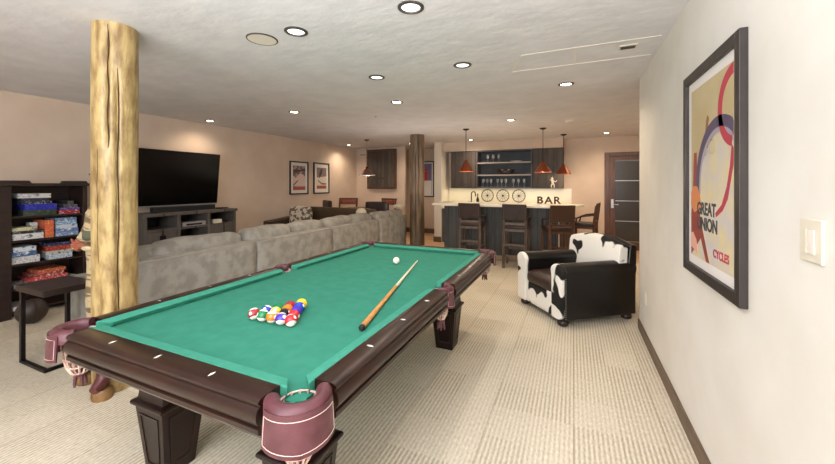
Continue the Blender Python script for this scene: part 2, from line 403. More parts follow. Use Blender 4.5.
# recessed lights
spots = [(-.92,1.98,0,'nearest the top picture edge'), (-1.82,1.96,0,'by the speaker cover'), (-1.84,3.13,0,'above the pool table, left'), (-.93,3.13,0,'above the pool table, right'),
 (-2.15,4.18,1,'before the rear log post'), (-3.86,4.12,1,'over the middle of the grey sofa'), (-5.72,4.1,1,'in front of the television wall'), (-.07,4.18,1,'near the cowhide armchair'),
 (-.97,6.13,1,'before the bar between two pendants'), (.65,8.5,1,'beside the brown door'), (-5.7,8.17,1,'in the dining corner by the wall vent'), (-4.0,8.6,1,'next to the top of the rear log post'), (-2.3,8.45,1,'behind the bar left pendant')]
def downlight(bright):
    t = thing('recessed_light', (0,0,0), '', 'ceiling light', 'recessed ceiling lights')
    b = NB(); lathe(b, [(.082,0),(.082,-.006),(.062,-.010),(.058,0)], (0,0,0), 32, False); obj('trim_ring', b, M['ring_d'], t, smooth=True)
    b = NB(); lathe(b, [(.06,-.001),(.05,-.003),(.001,-.004)], (0,0,0), 32, False); obj('lens', b, M['bulb'] if bright else M['bulb_dim'], t)
    return t
protos = {0: downlight(0), 1: downlight(1)}; used = set()
for x, y, k, w in spots:
    lab = ('bright' if k else 'dimmer dark ringed')+' round recessed ceiling light '+w
    if k not in used: o = protos[k]; o.location = (x,y,H); o['label'] = lab; used.add(k)
    else: o = dup(protos[k], (x,y,H), 0, lab)

def lamp(kind, name, loc, energy, col, size=.1, rot=(0,0,0), angle=120, blend=.6, sy=None):
    l = bpy.data.lights.new(name, kind); l.energy = energy; l.color = col
    if kind == 'SPOT': l.spot_size = math.radians(angle); l.spot_blend = blend; l.shadow_soft_size = size
    elif kind == 'AREA':
        l.shape = 'RECTANGLE'; l.size = size; l.size_y = sy or size
    else: l.shadow_soft_size = size
    o = bpy.data.objects.new(name, l); C.objects.link(o); o.location = loc; o.rotation_euler = rot; return o
WARM = (1, .80, .60); NEUT = (1, .965, .93)
for x, y, k, w in spots:
    lamp('SPOT', 'downlight_beam', (x, y, H-.02), (24 if x < -5.71 and y < 5 else 42) if k else 22, WARM if y > 4 else (1,.96,.93), .05, angle=150 if k else 140, blend=.9)

# ------------------------------------------------------------------ log posts
def log_post(name, x, y, r0, r1, m, label, seed, cracks, lx=0, ly=0):
    rnd = random.Random(seed); t = thing(name, (x,y,0), label, 'log post')
    ph = [rnd.uniform(0,6.3) for _ in range(8)]
    def R(a, z):
        r = r0+(r1-r0)*z/H
        return r*(1+.018*math.sin(2*a+ph[0]+z*.6)+.012*math.sin(3*a+ph[1]-z)+.012*math.sin(5*a+z*2.2+ph[2])+.01*math.sin(z*4+ph[3]+2*a)+.006*math.sin(9*a+z*7+ph[4]))
    n = 48; b = NB(); rings = []
    for i in range(45):
        z = H*i/44; rr = []
        for k in range(n):
            a = 2*PI*k/n; r = R(a, z)
            for (ca, z0, z1) in cracks:
                if abs(((a-ca+PI) % (2*PI))-PI) < .06 and z0 < z < z1: r -= .02
            rr.append(V((x+lx*z/H+r*math.cos(a), y+ly*z/H+r*math.sin(a), z)))
        rings.append(rr)
    loft(b, rings); obj('trunk', b, m, t, smooth=True, angle=1.2)
    for (ca, z0, z1) in cracks:
        b = NB(); pts = []
        for i in range(14):
            z = z0+(z1-z0)*i/13; a = ca+.03*math.sin(i*1.3); pts.append((x+lx*z/H+(R(a,z)-.003)*math.cos(a), y+ly*z/H+(R(a,z)-.003)*math.sin(a), z))
        tube(b, pts, [.0015]+[.004]*12+[.0015], 6); obj('crack', b, M['crack'], t)
    return t
ca = math.atan2(-1.475, 3.09)
log_post('log_post', -3.14, 1.50, .137, .132, M['log'], 'thick honey coloured peeled log post rising from floor to ceiling left of the pool table', 3, [(ca+.05-.35, 1.75, 2.58), (ca+.1, .4, 2.3), (ca-.8, .9, 1.8)], .19, -.09)
log_post('log_post', -3.165, 7.15, .165, .16, M['log_d'], 'dark brown log post behind the far end of the pool table', 5, [(-1.4, .3, 2.2), (-.9, 1, 2.5)])

# ------------------------------------------------------------------ carved statue behind the near post
SX, SY = -3.52, 1.60
t = thing('carved_statue', (SX,SY,0), 'painted carved wooden figure with dark red boots standing behind the honey log post', 'statue')
def ell(cx, cy, z, rx, ry, n=20): return [V((cx+rx*math.cos(2*PI*k/n), cy+ry*math.sin(2*PI*k/n), z)) for k in range(n)]
b = NB(); loft(b, [ell(SX,SY,z,rx,ry) for z,rx,ry in ((.30,.10,.09),(.42,.115,.10),(.6,.125,.11),(.85,.12,.10),(1.0,.13,.11),(1.15,.15,.115),(1.27,.145,.105),(1.33,.09,.08),(1.37,.05,.05))])
obj('robe', b, M['creamp'], t, smooth=True)
b = NB(); loft(b, [ell(SX,SY,z,rx,ry) for z,rx,ry in ((1.37,.045,.045),(1.42,.06,.065),(1.5,.078,.085),(1.58,.075,.082),(1.63,.04,.045))])
ball(b, (SX+.03,SY-.085,1.49), .016, (1,1.2,1.6)); ball(b, (SX-.075,SY,1.5), .015, (.5,1,1.5)); ball(b, (SX+.075,SY,1.5), .015, (.5,1,1.5))
obj('head', b, M['skinp'], t, smooth=True)
b = NB(); lathe(b, [(.09,1.575),(.09,1.585),(.075,1.60),(.07,1.68),(.04,1.70),(.001,1.70)], (SX,SY,0), 24); obj('hat', b, M['bootp'], t, smooth=True)
for s, nm in ((-1,'arm'),(1,'arm')):
    b = NB(); tube(b, [(SX+s*.13,SY,1.26),(SX+s*.17,SY-.03,1.1),(SX+s*.15,SY-.11,.99),(SX+s*.07,SY-.15,1.02)], [.045,.046,.04,.03], 12)
    ao = obj(nm, b, M['creamp'], t, smooth=True)
    b = NB(); ball(b, (SX+s*.045,SY-.16,1.03), .034, (1.1,.7,.8))
    for k in range(4): tube(b, [(SX+s*.03,SY-.17,1.05-.016*k),(SX+s*.0,SY-.185,1.05-.016*k),(SX-s*.02,SY-.175,1.045-.016*k)], [.009,.009,.007], 8)
    tube(b, [(SX+s*.05,SY-.17,1.05),(SX+s*.03,SY-.19,1.075)], [.011,.008], 8)
    obj('hand', b, M['skinp'], ao, smooth=True)
b = NB(); loft(b, [ell(SX,SY,z,rx,ry) for z,rx,ry in ((1.06,.145,.12),(1.075,.152,.127),(1.12,.158,.127),(1.135,.15,.12))]); obj('sash', b, M['greenp'], t, smooth=True)
for (fx, fy) in ((-3.38,1.43),(-3.03,1.37)):
    b = NB()
    for cx, cy, z0, z1, rx, ry in ((fx,fy,0,.06,.068,.058),): loft(b, [ell(cx,cy,0,rx,ry), ell(cx,cy,.02,rx*1.05,ry*1.05), ell(cx,cy,.05,rx,ry), ell(cx+.005,cy,.07,rx*.8,ry*.8)])
    fo = obj('foot_block', b, M['gold_wood'], t, smooth=True)
    b = NB(); tube(b, [(fx+.03,fy-.065,.085),(fx+.015,fy-.03,.10),(fx,fy+.01,.13),(fx-.02,fy+.03,.22),((fx+SX)/2,(fy+SY)/2+.01,.36)], [.028,.04,.048,.052,.06], 14)
    obj('boot', b, M['bootp'], fo, smooth=True)

# ------------------------------------------------------------------ pool table
TX, TY = -1.512, 2.238; A_, B_ = .772, 1.422; RW = .097; CW = .058; ZT = .815; ZB = .775
pt = thing('pool_table', (TX,TY,0), 'large mahogany pool table with green cloth and leather pockets', 'pool table')
PCX, PCY = A_-.088, B_-.088   # corner pocket centres (local)
PSX = A_-.075
# slate with notches
pts = []
def arc(cx, cy, r, a0, a1, n=12): return [(cx+r*math.cos(math.radians(a0+(a1-a0)*i/n)), cy+r*math.sin(math.radians(a0+(a1-a0)*i/n))) for i in range(n+1)]
ix, iy = A_-RW+.01, B_-RW+.01
pr = .062
pts += [(PSX-.03, -pr*.98)][:0]
QX, QY, qr = A_-.088+.03, B_-.088+.03, .058
def bedoutline():
    o = arc(PSX+.02, 0, .055, 250, 110)
    def corner(sx, sy):
        c = [(sx*ix, sy*(QY-qr-.004))]+[(sx*(QX+qr*math.cos(math.radians(t))), sy*(QY+qr*math.sin(math.radians(t)))) for t in range(265, 184, -8)]+[(sx*(QX-qr-.004), sy*iy)]
        return c
    o += [(ix, .07)]+corner(1,1)+corner(-1,1)[::-1]+[(-ix, .07)]
    o += [(-x_, y_) for x_, y_ in arc(PSX+.02, 0, .055, 110, 250)]+[(-ix, -.07)]
    o += corner(-1,-1)+corner(1,-1)[::-1]+[(ix, -.07)]
    return o
b = NB(); prism(b, bedoutline(), lambda p,q,t: (TX+p, TY+q, t), ZB-.05, ZB)
obj('cloth_bed', b, M['cloth'], pt)
prof = [(0,ZT-.004),(.004,ZT),(.072,ZT),(.083,ZT-.003),(.091,ZT-.012),(.091,ZT-.022),(.084,ZT-.027),(.084,ZT-.034),(.094,ZT-.042),(.099,ZT-.06),(.099,ZT-.085),(.092,ZT-.105),(.082,ZT-.112),(.082,ZT-.12),(.090,ZT-.125),(.090,ZT-.145),(.080,ZT-.155),(.072,ZT-.175),(0,ZT-.175)]
off_o = RW-.107
prof = [(p*1.05, ZT+(q-ZT)*.78) for p, q in prof]
def rail(fn, a, bb):
    b = NB(); prism(b, prof, fn, a, bb); obj('rail', b, M['mahog'], pt, smooth=True, angle=.7)
cc = .175; sc = .08
for s in (-1, 1):
    for (a, bb) in ((-B_+cc, -sc), (sc, B_-cc)):
        rail(lambda p,q,t,s=s: (TX+s*(A_-RW+p), TY+t, q), a, bb)
    rail(lambda p,q,t,s=s: (TX+t, TY+s*(B_-RW+p), q), -A_+cc, A_-cc)
    # cushions
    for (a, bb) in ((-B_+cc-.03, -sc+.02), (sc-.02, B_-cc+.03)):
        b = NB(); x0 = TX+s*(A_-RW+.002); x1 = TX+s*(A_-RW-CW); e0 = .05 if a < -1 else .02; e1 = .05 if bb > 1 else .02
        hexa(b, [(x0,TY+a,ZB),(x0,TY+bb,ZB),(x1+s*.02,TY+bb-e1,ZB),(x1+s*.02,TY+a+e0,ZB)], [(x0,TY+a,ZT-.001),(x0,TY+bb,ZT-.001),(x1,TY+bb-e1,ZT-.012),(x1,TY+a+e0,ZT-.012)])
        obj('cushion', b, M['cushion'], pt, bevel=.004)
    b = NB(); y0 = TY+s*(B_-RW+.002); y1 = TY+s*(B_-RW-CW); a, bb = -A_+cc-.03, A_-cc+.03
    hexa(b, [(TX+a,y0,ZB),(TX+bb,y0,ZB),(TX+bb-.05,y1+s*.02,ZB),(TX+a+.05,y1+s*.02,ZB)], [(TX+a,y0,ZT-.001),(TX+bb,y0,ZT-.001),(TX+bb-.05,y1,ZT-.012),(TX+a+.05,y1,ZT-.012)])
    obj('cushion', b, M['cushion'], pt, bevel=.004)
# sights
def sight(x, y, along):
    l, w = (.016,.006)
    pp = [(l,0),(0,w),(-l,0),(0,-w)]
    if along == 'y': pp = [(q,p) for p,q in pp][::-1]
    b = NB(); lo = [(TX+x+p, TY+y+q, ZT-.001) for p,q in pp]; hi = [(TX+x+p, TY+y+q, ZT+.0012) for p,q in pp]; hexa(b, lo, hi); obj('sight_inlay', b, M['pearl'], pt)
for s in (-1,1):
    for k in (-1,0,1): sight(k*.3175, s*(B_-.048), 'y')
    for k in (-3,-2,-1,1,2,3): sight(s*(A_-.048), k*.3175, 'x')
# frame under the rails
b = NB(); e = .17
for (x0,x1,y0,y1) in ((-A_+e,A_-e,-B_+e,-B_+e+.04),(-A_+e,A_-e,B_-e-.04,B_-e),(-A_+e,-A_+e+.04,-B_+e,B_-e),(A_-e-.04,A_-e,-B_+e,B_-e)): box(b, TX+x0,TX+x1,TY+y0,TY+y1,.565,.73)
e = .16
for (x0,x1,y0,y1) in ((-A_+e,A_-e,-B_+e,-B_+e+.06),(-A_+e,A_-e,B_-e-.06,B_-e),(-A_+e,-A_+e+.06,-B_+e,B_-e),(A_-e-.06,A_-e,-B_+e,B_-e)): box(b, TX+x0,TX+x1,TY+y0,TY+y1,.54,.565)
obj('cabinet_frame', b, M['mahog_d'], pt, bevel=.004)
# legs with raised panels
for sx in (-1,1):
    for cy in (1.19, 3.11):
        cx = TX+sx*(A_-.355) if False else (-1.965 if sx < 0 else -1.075)
        b = NB()
        sq = lambda h, z: [V((cx-h,cy-h,z)),V((cx+h,cy-h,z)),V((cx+h,cy+h,z)),V((cx-h,cy+h,z))]
        loft(b, [sq(h,z) for h,z in ((.078,0),(.08,.02),(.112,.355),(.112,.36),(.128,.368),(.13,.38),(.126,.388),(.105,.395),(.10,.44),(.115,.60),(.12,.64))])
        lg = obj('leg', b, M['mahog_d'], pt, bevel=.003)
        b = NB()
        for k in range(4):
            ca_, sa_ = math.cos(k*PI/2), math.sin(k*PI/2)
            def q(u, z, o):
                h = .08+(.112-.08)*(z-.02)/.335+o
                return (cx+ca_*u-sa_*(-h), cy+sa_*u+ca_*(-h), z)
            for (z0,z1,w0,w1,o) in ((.06,.325,.052,.076,.004),):
                # frame strips
                for (ua0,ub0,ua1,ub1,za,zb) in ((-w0,-w0+.008,-w1,-w1+.008,z0,z1),(w0-.008,w0,w1-.008,w1,z0,z1)):
                    hexa(b, [q(ua0,za,o),q(ub0,za,o),q(ub0,za,-.002),q(ua0,za,-.002)], [q(ua1,zb,o),q(ub1,zb,o),q(ub1,zb,-.002),q(ua1,zb,-.002)])
                hexa(b, [q(-w1,z1-.008,o),q(w1,z1-.008,o),q(w1,z1-.008,-.002),q(-w1,z1-.008,-.002)], [q(-w1,z1,o),q(w1,z1,o),q(w1,z1,-.002),q(-w1,z1,-.002)])
                hexa(b, [q(-w0,z0,o),q(w0,z0,o),q(w0,z0,-.002),q(-w0,z0,-.002)], [q(-w0,z0+.008,o),q(w0,z0+.008,o),q(w0,z0+.008,-.002),q(-w0,z0+.008,-.002)])
        obj('panel_moulding', b, M['mahog'], lg)
# pockets
def pocket(cx, cy, ang, span, ri, ro, flap_w, fr):
    """leather rim: horseshoe around the hole, open towards ang+180"""
    cx += TX; cy += TY
    b = NB(); rings = []; n = 18
    for i in range(n+1):
        a = math.radians(ang-span+2*span*i/n); ca_, sa_ = math.cos(a), math.sin(a)
        sec = [(ri,-.05),(ri-.004,-.01),(ri+.004,.004),(ri+.014,.008),((ri+ro)/2,.009),(ro-.01,.004),(ro,-.01),(ro,-.05)]
        rings.append([V((cx+ca_*r, cy+sa_*r, ZT+z)) for r,z in sec])
    loft(b, rings)
    rim = obj('pocket_rim', b, M['leather_m'], pt, smooth=True, angle=1)
    # flap
    b = NB(); rings = []; n = 12; z1 = ZT-.012; z0 = ZT-.138; rr = fr
    for i in range(n+1):
        a = math.radians(ang-flap_w+2*flap_w*i/n); ca_, sa_ = math.cos(a), math.sin(a)
        d = .012*abs(i/n-.5)*2
        rings.append([V((cx+ca_*r, cy+sa_*r, z)) for r,z in ((rr-.006,z1),(rr+.004,z1+.004),(rr+.008,z1-.05),(rr+.011,z0+d),(rr+.004,z0+d-.002),(rr-.001,z1-.05))])
    loft(b, rings); obj('pocket_flap', b, M['leather_m'], rim, smooth=True, angle=1)
    b = NB(); line = []
    for i in range(n+1):
        a = math.radians(ang-flap_w*.93+2*flap_w*.93*i/n); line.append((cx+math.cos(a)*(rr+.0065), cy+math.sin(a)*(rr+.0065), z1-.014))
    lo = [(cx+math.cos(math.radians(ang-flap_w*.93+2*flap_w*.93*i/n))*(rr+.0115), cy+math.sin(math.radians(ang-flap_w*.93+2*flap_w*.93*i/n))*(rr+.0115), z0+.014+.012*abs(i/n-.5)*2) for i in range(n+1)]
    tube(b, line+lo[::-1], .0011, 5, closed=True); obj('stitching', b, M['stitch'], rim)
    # net bag
    b = NB(); lathe(b, [(ri+.004,-.03),(ri+.004,-.10),(ri-.004,-.15),(ri-.012,-.19),(ri-.03,-.225)], (cx,cy,ZT), 14, False)
    no = obj('pocket_net', b, M['net'], rim)
    w = no.modifiers.new('wire', 'WIREFRAME'); w.thickness = .009
    b = NB(); lathe(b, [(ri-.004,-.05),(ri-.004,-.10),(.001,-.11)], (cx,cy,ZT), 16, False); obj('pocket_liner', b, M['dark_hole'], rim)
    b = NB(); ball(b, (cx,cy,ZT-.23), .026, (1,1,.9), 12, 8)
    for k in range(5): tube(b, [(cx+.018*math.cos(k*1.25),cy+.018*math.sin(k*1.25),ZT-.24),(cx+.025*math.cos(k*1.25),cy+.025*math.sin(k*1.25),ZT-.29)], [.008,.005], 6)
    obj('tassel', b, M['leather_m'], rim, smooth=True)
for sx in (-1,1):
    for sy in (-1,1):
        pocket(sx*PCX, sy*PCY, math.degrees(math.atan2(sy, sx)), 100, .060, .108, 70, .108)
    pocket(sx*PSX, 0, 0 if sx > 0 else 180, 88, .050, .080, 40, .080)

# ------------------------------------------------------------------ balls and cue
r = .0308
rowsY = V((-1.445, 1.62)); cB = V((-1.262,1.352)); cA = V((-1.54,1.338))
# triangle: side 1 goes from top right (cA1) to bottom; third corner at left
p0 = V((-1.375,1.345)); 
import cmath
def tri():
    side = 4*2*r*1.01
    P1 = V((TRX, TRY)); a = math.radians(TRA)
    u = V((math.cos(a), math.sin(a)))*side/4; w = V((math.cos(a-PI/3), math.sin(a-PI/3)))*side/4
    return P1, u, w
TRX, TRY, TRA = -1.318, 1.383, 120   # bottom corner; first edge goes to the far corner, the other towards the left corner
TRW = 182
def uu(a): return V((math.cos(math.radians(a)), math.sin(math.radians(a))))*2*r*1.01
U = uu(TRA); W = uu(TRW)
RED=(196,44,54); BLUE=(36,62,176); PUR=(66,44,160); ORG=(224,120,40); GRN=(24,120,72); YEL=(236,196,40); MAR=(150,40,46); BLK=(20,18,20)
cols = {(0,0):(RED,1,'red striped','at the corner nearest the cue butt'), (1,0):(RED,0,'solid red','second along the right side of the rack'), (2,0):(PUR,0,'solid purple','in the middle of the right side of the rack'), (3,0):(BLUE,0,'solid blue','next to the yellow ball'), (4,0):(YEL,0,'solid yellow','at the far corner of the rack'),
 (0,1):(PUR,1,'purple striped','on the near side of the rack'), (1,1):(BLK,0,'black','in the middle of the rack'), (2,1):(ORG,0,'solid orange','beside the black ball'), (3,1):(MAR,0,'solid maroon','on the far side of the rack by the blue ball'),
 (0,2):(ORG,1,'orange striped','at the middle of the near side of the rack'), (1,2):(YEL,1,'yellow striped','inside the rack left of the black ball'), (2,2):(GRN,0,'solid green','in the middle of the far side of the rack'),
 (0,3):(GRN,1,'green striped','on the near side next to the leftmost ball'), (1,3):(BLUE,1,'blue striped','on the far side next to the leftmost ball'), (0,4):(MAR,1,'maroon striped','at the leftmost corner of the rack')}
for (i, j), (c, st, nm, wh) in cols.items():
    p = V((TRX, TRY))+U*i+W*j
    b = NB(); ball(b, (0,0,0), r, u=28, v=18)
    o = obj('billiard_ball', b, ball_mat('ball_'+nm.replace(' ','_'), c, st), smooth=True, loc=(0,0,0), angle=3)
    o.location = (p.x, p.y, ZB+r+.0005)
    o.rotation_euler = (random.uniform(-.5,.5), random.uniform(-.5,.5), random.uniform(0,6))
    ax = V((-.68*.64+random.uniform(-.35,.35), .73*.64+random.uniform(-.35,.35), .77)).normalized()
    if st: o.rotation_euler = (ax.to_track_quat('Z','Y').to_matrix() @ Matrix.Rotation(random.uniform(0,6), 3, 'Z')).to_euler()
    tag(o, nm+' pool ball '+wh, 'pool ball', 'racked pool balls')
b = NB(); ball(b, (0,0,0), r, u=28, v=18)
o = obj('cue_ball', b, mat('cue_ball_ivory', (244,238,220), .12), smooth=True, loc=(0,0,0), angle=3); o.location = (-1.475, 2.86, ZB+r+.0005)
tag(o, 'plain white cue ball alone near the far left of the cloth', 'cue ball')
c0 = V((-.955,1.475,ZB+.0165)); c1 = V((-1.335,3.02,ZB+.009)); d = c1-c0
t = thing('pool_cue', tuple(c0), 'wooden pool cue with amber butt and pale shaft lying on the green cloth', 'pool cue')
b = NB(); tube(b, [c0+d*.012, c0+d*.46], [.0148,.0108], 16); obj('butt', b, M['cue_b'], t, smooth=True)
b = NB(); tube(b, [c0+d*.46, c0+d*.985], [.0108,.0062], 16); obj('shaft', b, M['cue_w'], t, smooth=True)
b = NB(); tube(b, [c0-d*.002, c0+d*.001, c0+d*.012], [.011,.015,.0149], 16); obj('bumper', b, M['plastic_b'], t, smooth=True)
b = NB(); tube(b, [c0+d*.985, c0+d], [.0062,.0058], 12); obj('tip', b, M['white'], t, smooth=True)

# ------------------------------------------------------------------ grey sectional sofa (back to the pool table)
SXB = -3.4; SY0, SY1 = 1.77, 7.1
t = thing('sectional_sofa', (SXB-.5, 4.4, 0), 'long taupe chenille sofa with its back to the pool table', 'sofa')
secs = [(1.77,3.04),(3.04,4.48),(4.48,5.91),(5.91,7.1)]
for i, (a, c) in enumerate(secs):
    b = NB(); softbox(b, SXB-.22, SXB, a+.004, c-.004, .09, .835, .035, 8, wob=.0015, seed=i); obj('back_panel', b, M['sofa'], t, smooth=True, angle=2)
    if i < 3:
        b = NB(); softbox(b, SXB-.98, SXB-.2, a+.004, c-.004, .09, .28, .03, 5); obj('seat_base', b, M['sofa'], t, smooth=True, angle=2)
        b = NB(); softbox(b, SXB-1.0, SXB-.24, a+.01, c-.01, .28, .46, .06, 7, puff=.03, seed=i, wob=.003); obj('seat_cushion', b, M['sofa'], t, smooth=True, angle=2)
b = NB()
for a, c in secs: tube(b, [(SXB-.008, a+.03, .82),(SXB-.008, c-.03, .82)], .006, 8)
obj('piping', b, M['sofa_pipe'], t, smooth=True)
# loose back cushions bulging over the frame: y0, y1, top, lean
for i, (a, c, zt, dx) in enumerate([(1.80,2.50,.905,.06),(2.02,2.98,.94,.0),(3.02,3.74,.95,.0),(3.78,4.46,.945,.01),(4.50,5.20,.945,.0),(5.22,5.90,.945,.01)]):
    b = NB(); softbox(b, SXB-.42-dx, SXB-.13-dx, a, c, .45, zt, .1, 9, puff=.05, seed=20+i, wob=.006)
    obj('back_cushion', b, M['sofa'], t, smooth=True, angle=2)
for i, (a, c) in enumerate(((5.93,6.5),(6.5,7.06))):
    b = NB(); softbox(b, SXB-.3, SXB-.06, a, c, .78, .95, .07, 8, puff=.04, seed=33+i, wob=.004); obj('back_cushion', b, M['sofa'], t, smooth=True, angle=2)
b = NB(); softbox(b, SXB-1.15, SXB-.2, 1.765, 1.98, .09, .62, .06, 8, wob=.002); obj('arm', b, M['sofa'], t, smooth=True, angle=2)
for x, y in ((SXB-.08,1.85),(SXB-1.08,1.85),(SXB-.08,7.0),(SXB-.9,5.8),(SXB-.08,4.48)):
    b = NB(); box(b, x-.035, x+.035, y-.035, y+.035, 0, .092); obj('leg', b, M['blackwood'], t, bevel=.004)
# pillows
b = NB(); softbox(b, -5.62, -5.08, 5.82, 6.0, .56, 1.02, .08, 8, puff=.1, wob=.004)
o = obj('throw_pillow', b, patch_mat('ikat_fabric', (104,92,80), (205,194,178), 11, .48), smooth=True, angle=2)
tag(o, 'patterned grey and cream throw pillow leaning on the brown leather sofa', 'pillow')
b = NB(); softbox(b, -4.0, -3.82, 5.94, 6.14, .7, 1.01, .07, 7, puff=.1)
o = obj('throw_pillow', b, mat('cream_fabric', (216,204,180), .9), smooth=True, angle=2); tag(o, 'small cream pillow tip poking above the far part of the grey sofa back', 'pillow')
b = NB(); softbox(b, -3.62, -3.42, 6.85, 7.05, .975, 1.06, .06, 7, puff=.1)
o = obj('throw_pillow', b, MATS['cream_fabric'], smooth=True, angle=2); tag(o, 'cream pillow at the far end of the grey sofa beside the brown log post', 'pillow')

# ------------------------------------------------------------------ brown leather sofa beyond
t = thing('leather_sofa', (-4.7, 6.6, 0), 'olive brown leather sofa standing across the room behind the patterned pillow', 'sofa')
b = NB(); softbox(b, -5.66, -3.72, 6.2, 6.42, .1, 1.0, .07, 8); obj('backrest', b, M['brown_l'], t, smooth=True, angle=2)
b = NB(); softbox(b, -5.62, -4.5, 5.45, 6.2, .1, .45, .06, 6); obj('seat', b, M['brown_l'], t, smooth=True, angle=2)
b = NB(); prism(b, [(5.4,.1),(6.3,.1),(6.3,.8),(6.1,.79),(5.4,.74)], lambda p,q,x: (x,p,q), -5.9, -5.67); obj('arm', b, M['brown_l'], t, bevel=.02)
b = NB()
for x in (-5.55,-3.8): box(b, x-.03, x+.03, 6.28, 6.34, 0, .11)
box(b, -5.82,-5.76,5.5,5.56,0,.11); obj('feet', b, M['blackwood'], t)

# ------------------------------------------------------------------ side table by the near post
t = thing('side_table', (-4.1,1.5,0), 'dark wood topped side table on a thin black metal frame at the left', 'side table')
tz = .65
b = NB(); hexa(b, [(-4.33,1.35,tz-.05),(-3.84,1.35,tz-.05),(-3.84,1.70,tz-.05),(-4.33,1.70,tz-.05)], [(-4.33,1.35,tz),(-3.84,1.35,tz),(-3.84,1.70,tz),(-4.33,1.70,tz)])
obj('tabletop', b, M['blackwood'], t, bevel=.006)
for y in (1.37,1.66):
    b = NB(); box(b, -4.27,-4.23,y-.014,y+.014,0,tz-.05); obj('upright', b, M['metal_b'], t, bevel=.002)
b = NB(); box(b, -4.27,-3.83,1.356,1.384,0,.025); box(b, -4.27,-3.83,1.646,1.674,0,.025); box(b, -3.86,-3.83,1.384,1.646,0,.025); obj('base_frame', b, M['metal_b'], t, bevel=.002)

# ------------------------------------------------------------------ bookcase with games
BX0, BX1, BY0, BY1, BZ = -6.06, -5.70, 1.655, 2.42, 1.50
t = thing('bookcase', (-5.88, 2.04, 0), 'espresso brown open bookcase filled with board games on the left wall', 'bookcase')
for y0, y1 in ((BY0,BY0+.1),(BY1-.045,BY1)):
    b = NB(); box(b, BX0, BX1, y0, y1, 0, BZ-.02); obj('side_panel', b, M['blackwood'], t, bevel=.003)
b = NB(); box(b, BX0, BX1+.02, BY0-.02, BY1+.02, BZ-.02, BZ+.015); obj('top_panel', b, M['blackwood'], t, bevel=.005)
b = NB(); box(b, BX0, BX0+.012, BY0+.1, BY1-.045, .05, BZ-.02); obj('back_panel', b, M['blackwood'], t)
SH = [1.14,.87,.60,.33,.08]
for z in SH:
    b = NB(); box(b, BX0+.012, BX1-.005, BY0+.1, BY1-.045, z-.022, z); obj('shelf', b, M['blackwood'], t)
for y0, y1 in ((BY0-.01,BY0+.26),(BY1-.25,BY1+.01)):
    b = NB(); prism(b, [(y0,BZ+.015),(y1,BZ+.015),(y1-.02,BZ+.045),(y0+.02,BZ+.045)], lambda p,q,x: (x,p,q), BX1-.05, BX1+.0); obj('raised_cap', b, M['blackwood'], t, bevel=.003)
def pxY(px): return 1.755+(px-11)/69*.61
def pxZ(py, px):
    Y = pxY(px); dd = .404*5.72+.915*Y; return 1.5-(py-184.5)*dd/F
def gmat(nm, c1, c2, sc=26): return mat('box_art_'+nm, c1, .45, var=c2, var_scale=sc*1.6, stretch=(1,1,1.8), lo=.55, hi=.6, detail=3)
games = [ # px0,px1, height, colour, accent, words ; grouped by shelf and stack (bottom first)
 (0,[(22,54,.050,(52,66,52),(92,104,84),'dark green board game box at the bottom of the left stack on the top shelf'),
     (23,54,.058,(34,40,150),(60,70,190),'bright blue board game box in the left stack on the top shelf'),
     (23,49,.030,(24,26,40),(190,190,200),'thin black board game box with white marks on the top shelf'),
     (20,46,.026,(40,42,62),(70,72,96),'dark blue thin game box under the white box on the top shelf'),
     (17,48,.042,(205,205,205),(120,120,124),'white and grey game box topping the left stack on the top shelf')]),
 (0,[(57,79,.034,(170,38,44),(220,200,200),'red and white game box at the bottom right of the top shelf'),
     (58,80,.026,(84,54,130),(170,140,180),'purple game box in the right stack on the top shelf'),
     (62,77,.030,(70,72,76),(120,122,128),'grey game box in the right stack on the top shelf'),
     (66,73,.036,(64,66,72),(96,98,104),'small dark grey box on top of the right stack, top shelf')]),
 (1,[(12,41,.066,(215,215,216),(80,80,84),'large white game box at the bottom left of the second shelf'),
     (12,41,.034,(34,34,36),(150,150,150),'black game box on the large white box, second shelf'),
     (12,32,.040,(206,200,160),(96,130,100),'cream and green game box on the left of the second shelf')]),
 (1,[(42.5,51,.205,(206,90,52),(226,160,120),'upright orange red game box in the middle of the second shelf')]),
 (1,[(53,77,.044,(110,142,176),(220,228,232),'lowest of the pale blue game boxes on the second shelf'),
     (53,77,.044,(96,120,170),(230,230,232),'second from the bottom of the pale blue game boxes, second shelf'),
     (54,77,.044,(200,208,212),(90,110,150),'whitish game box in the middle of the pale blue stack, second shelf'),
     (53,76,.044,(120,156,188),(226,230,232),'second from the top of the pale blue game boxes, second shelf'),
     (54,76,.040,(90,120,160),(206,220,226),'topmost of the pale blue game boxes on the second shelf')]),
 (2,[(12,38,.070,(214,212,210),(130,130,140),'wide white game box at the bottom left of the third shelf'),
     (12,34,.046,(70,100,140),(214,222,226),'blue and white game box above the wide white one, third shelf'),
     (13,34,.048,(206,212,214),(70,100,150),'white game box with blue marks topping the left stack, third shelf')]),
 (2,[(46,71,.050,(196,204,210),(60,90,130),'white and teal game box at the bottom right of the third shelf'),
     (44,72,.036,(186,186,180),(70,70,74),'grey patterned game box in the right stack on the third shelf'),
     (44,73,.046,(150,36,38),(210,120,60),'deep red game box in the right stack on the third shelf'),
     (48,74,.032,(38,44,84),(170,170,180),'navy game box topping the right stack on the third shelf')]),
 (3,[(14,76,.030,(200,200,200),(110,110,112),'long flat white game box on the fourth shelf'),
     (28,66,.036,(176,50,46),(222,190,180),'red and white game box on the fourth shelf'),
     (32,62,.032,(150,44,48),(220,210,200),'darker red game box on the fourth shelf'),
     (36,64,.034,(170,60,60),(230,196,90),'red and yellow game box topping the fourth shelf stack')]),
 (4,[(13,30,.040,(206,204,200),(130,130,130),'white game box low on the bottom shelf')]),
]
rg = random.Random(4); gi = 0
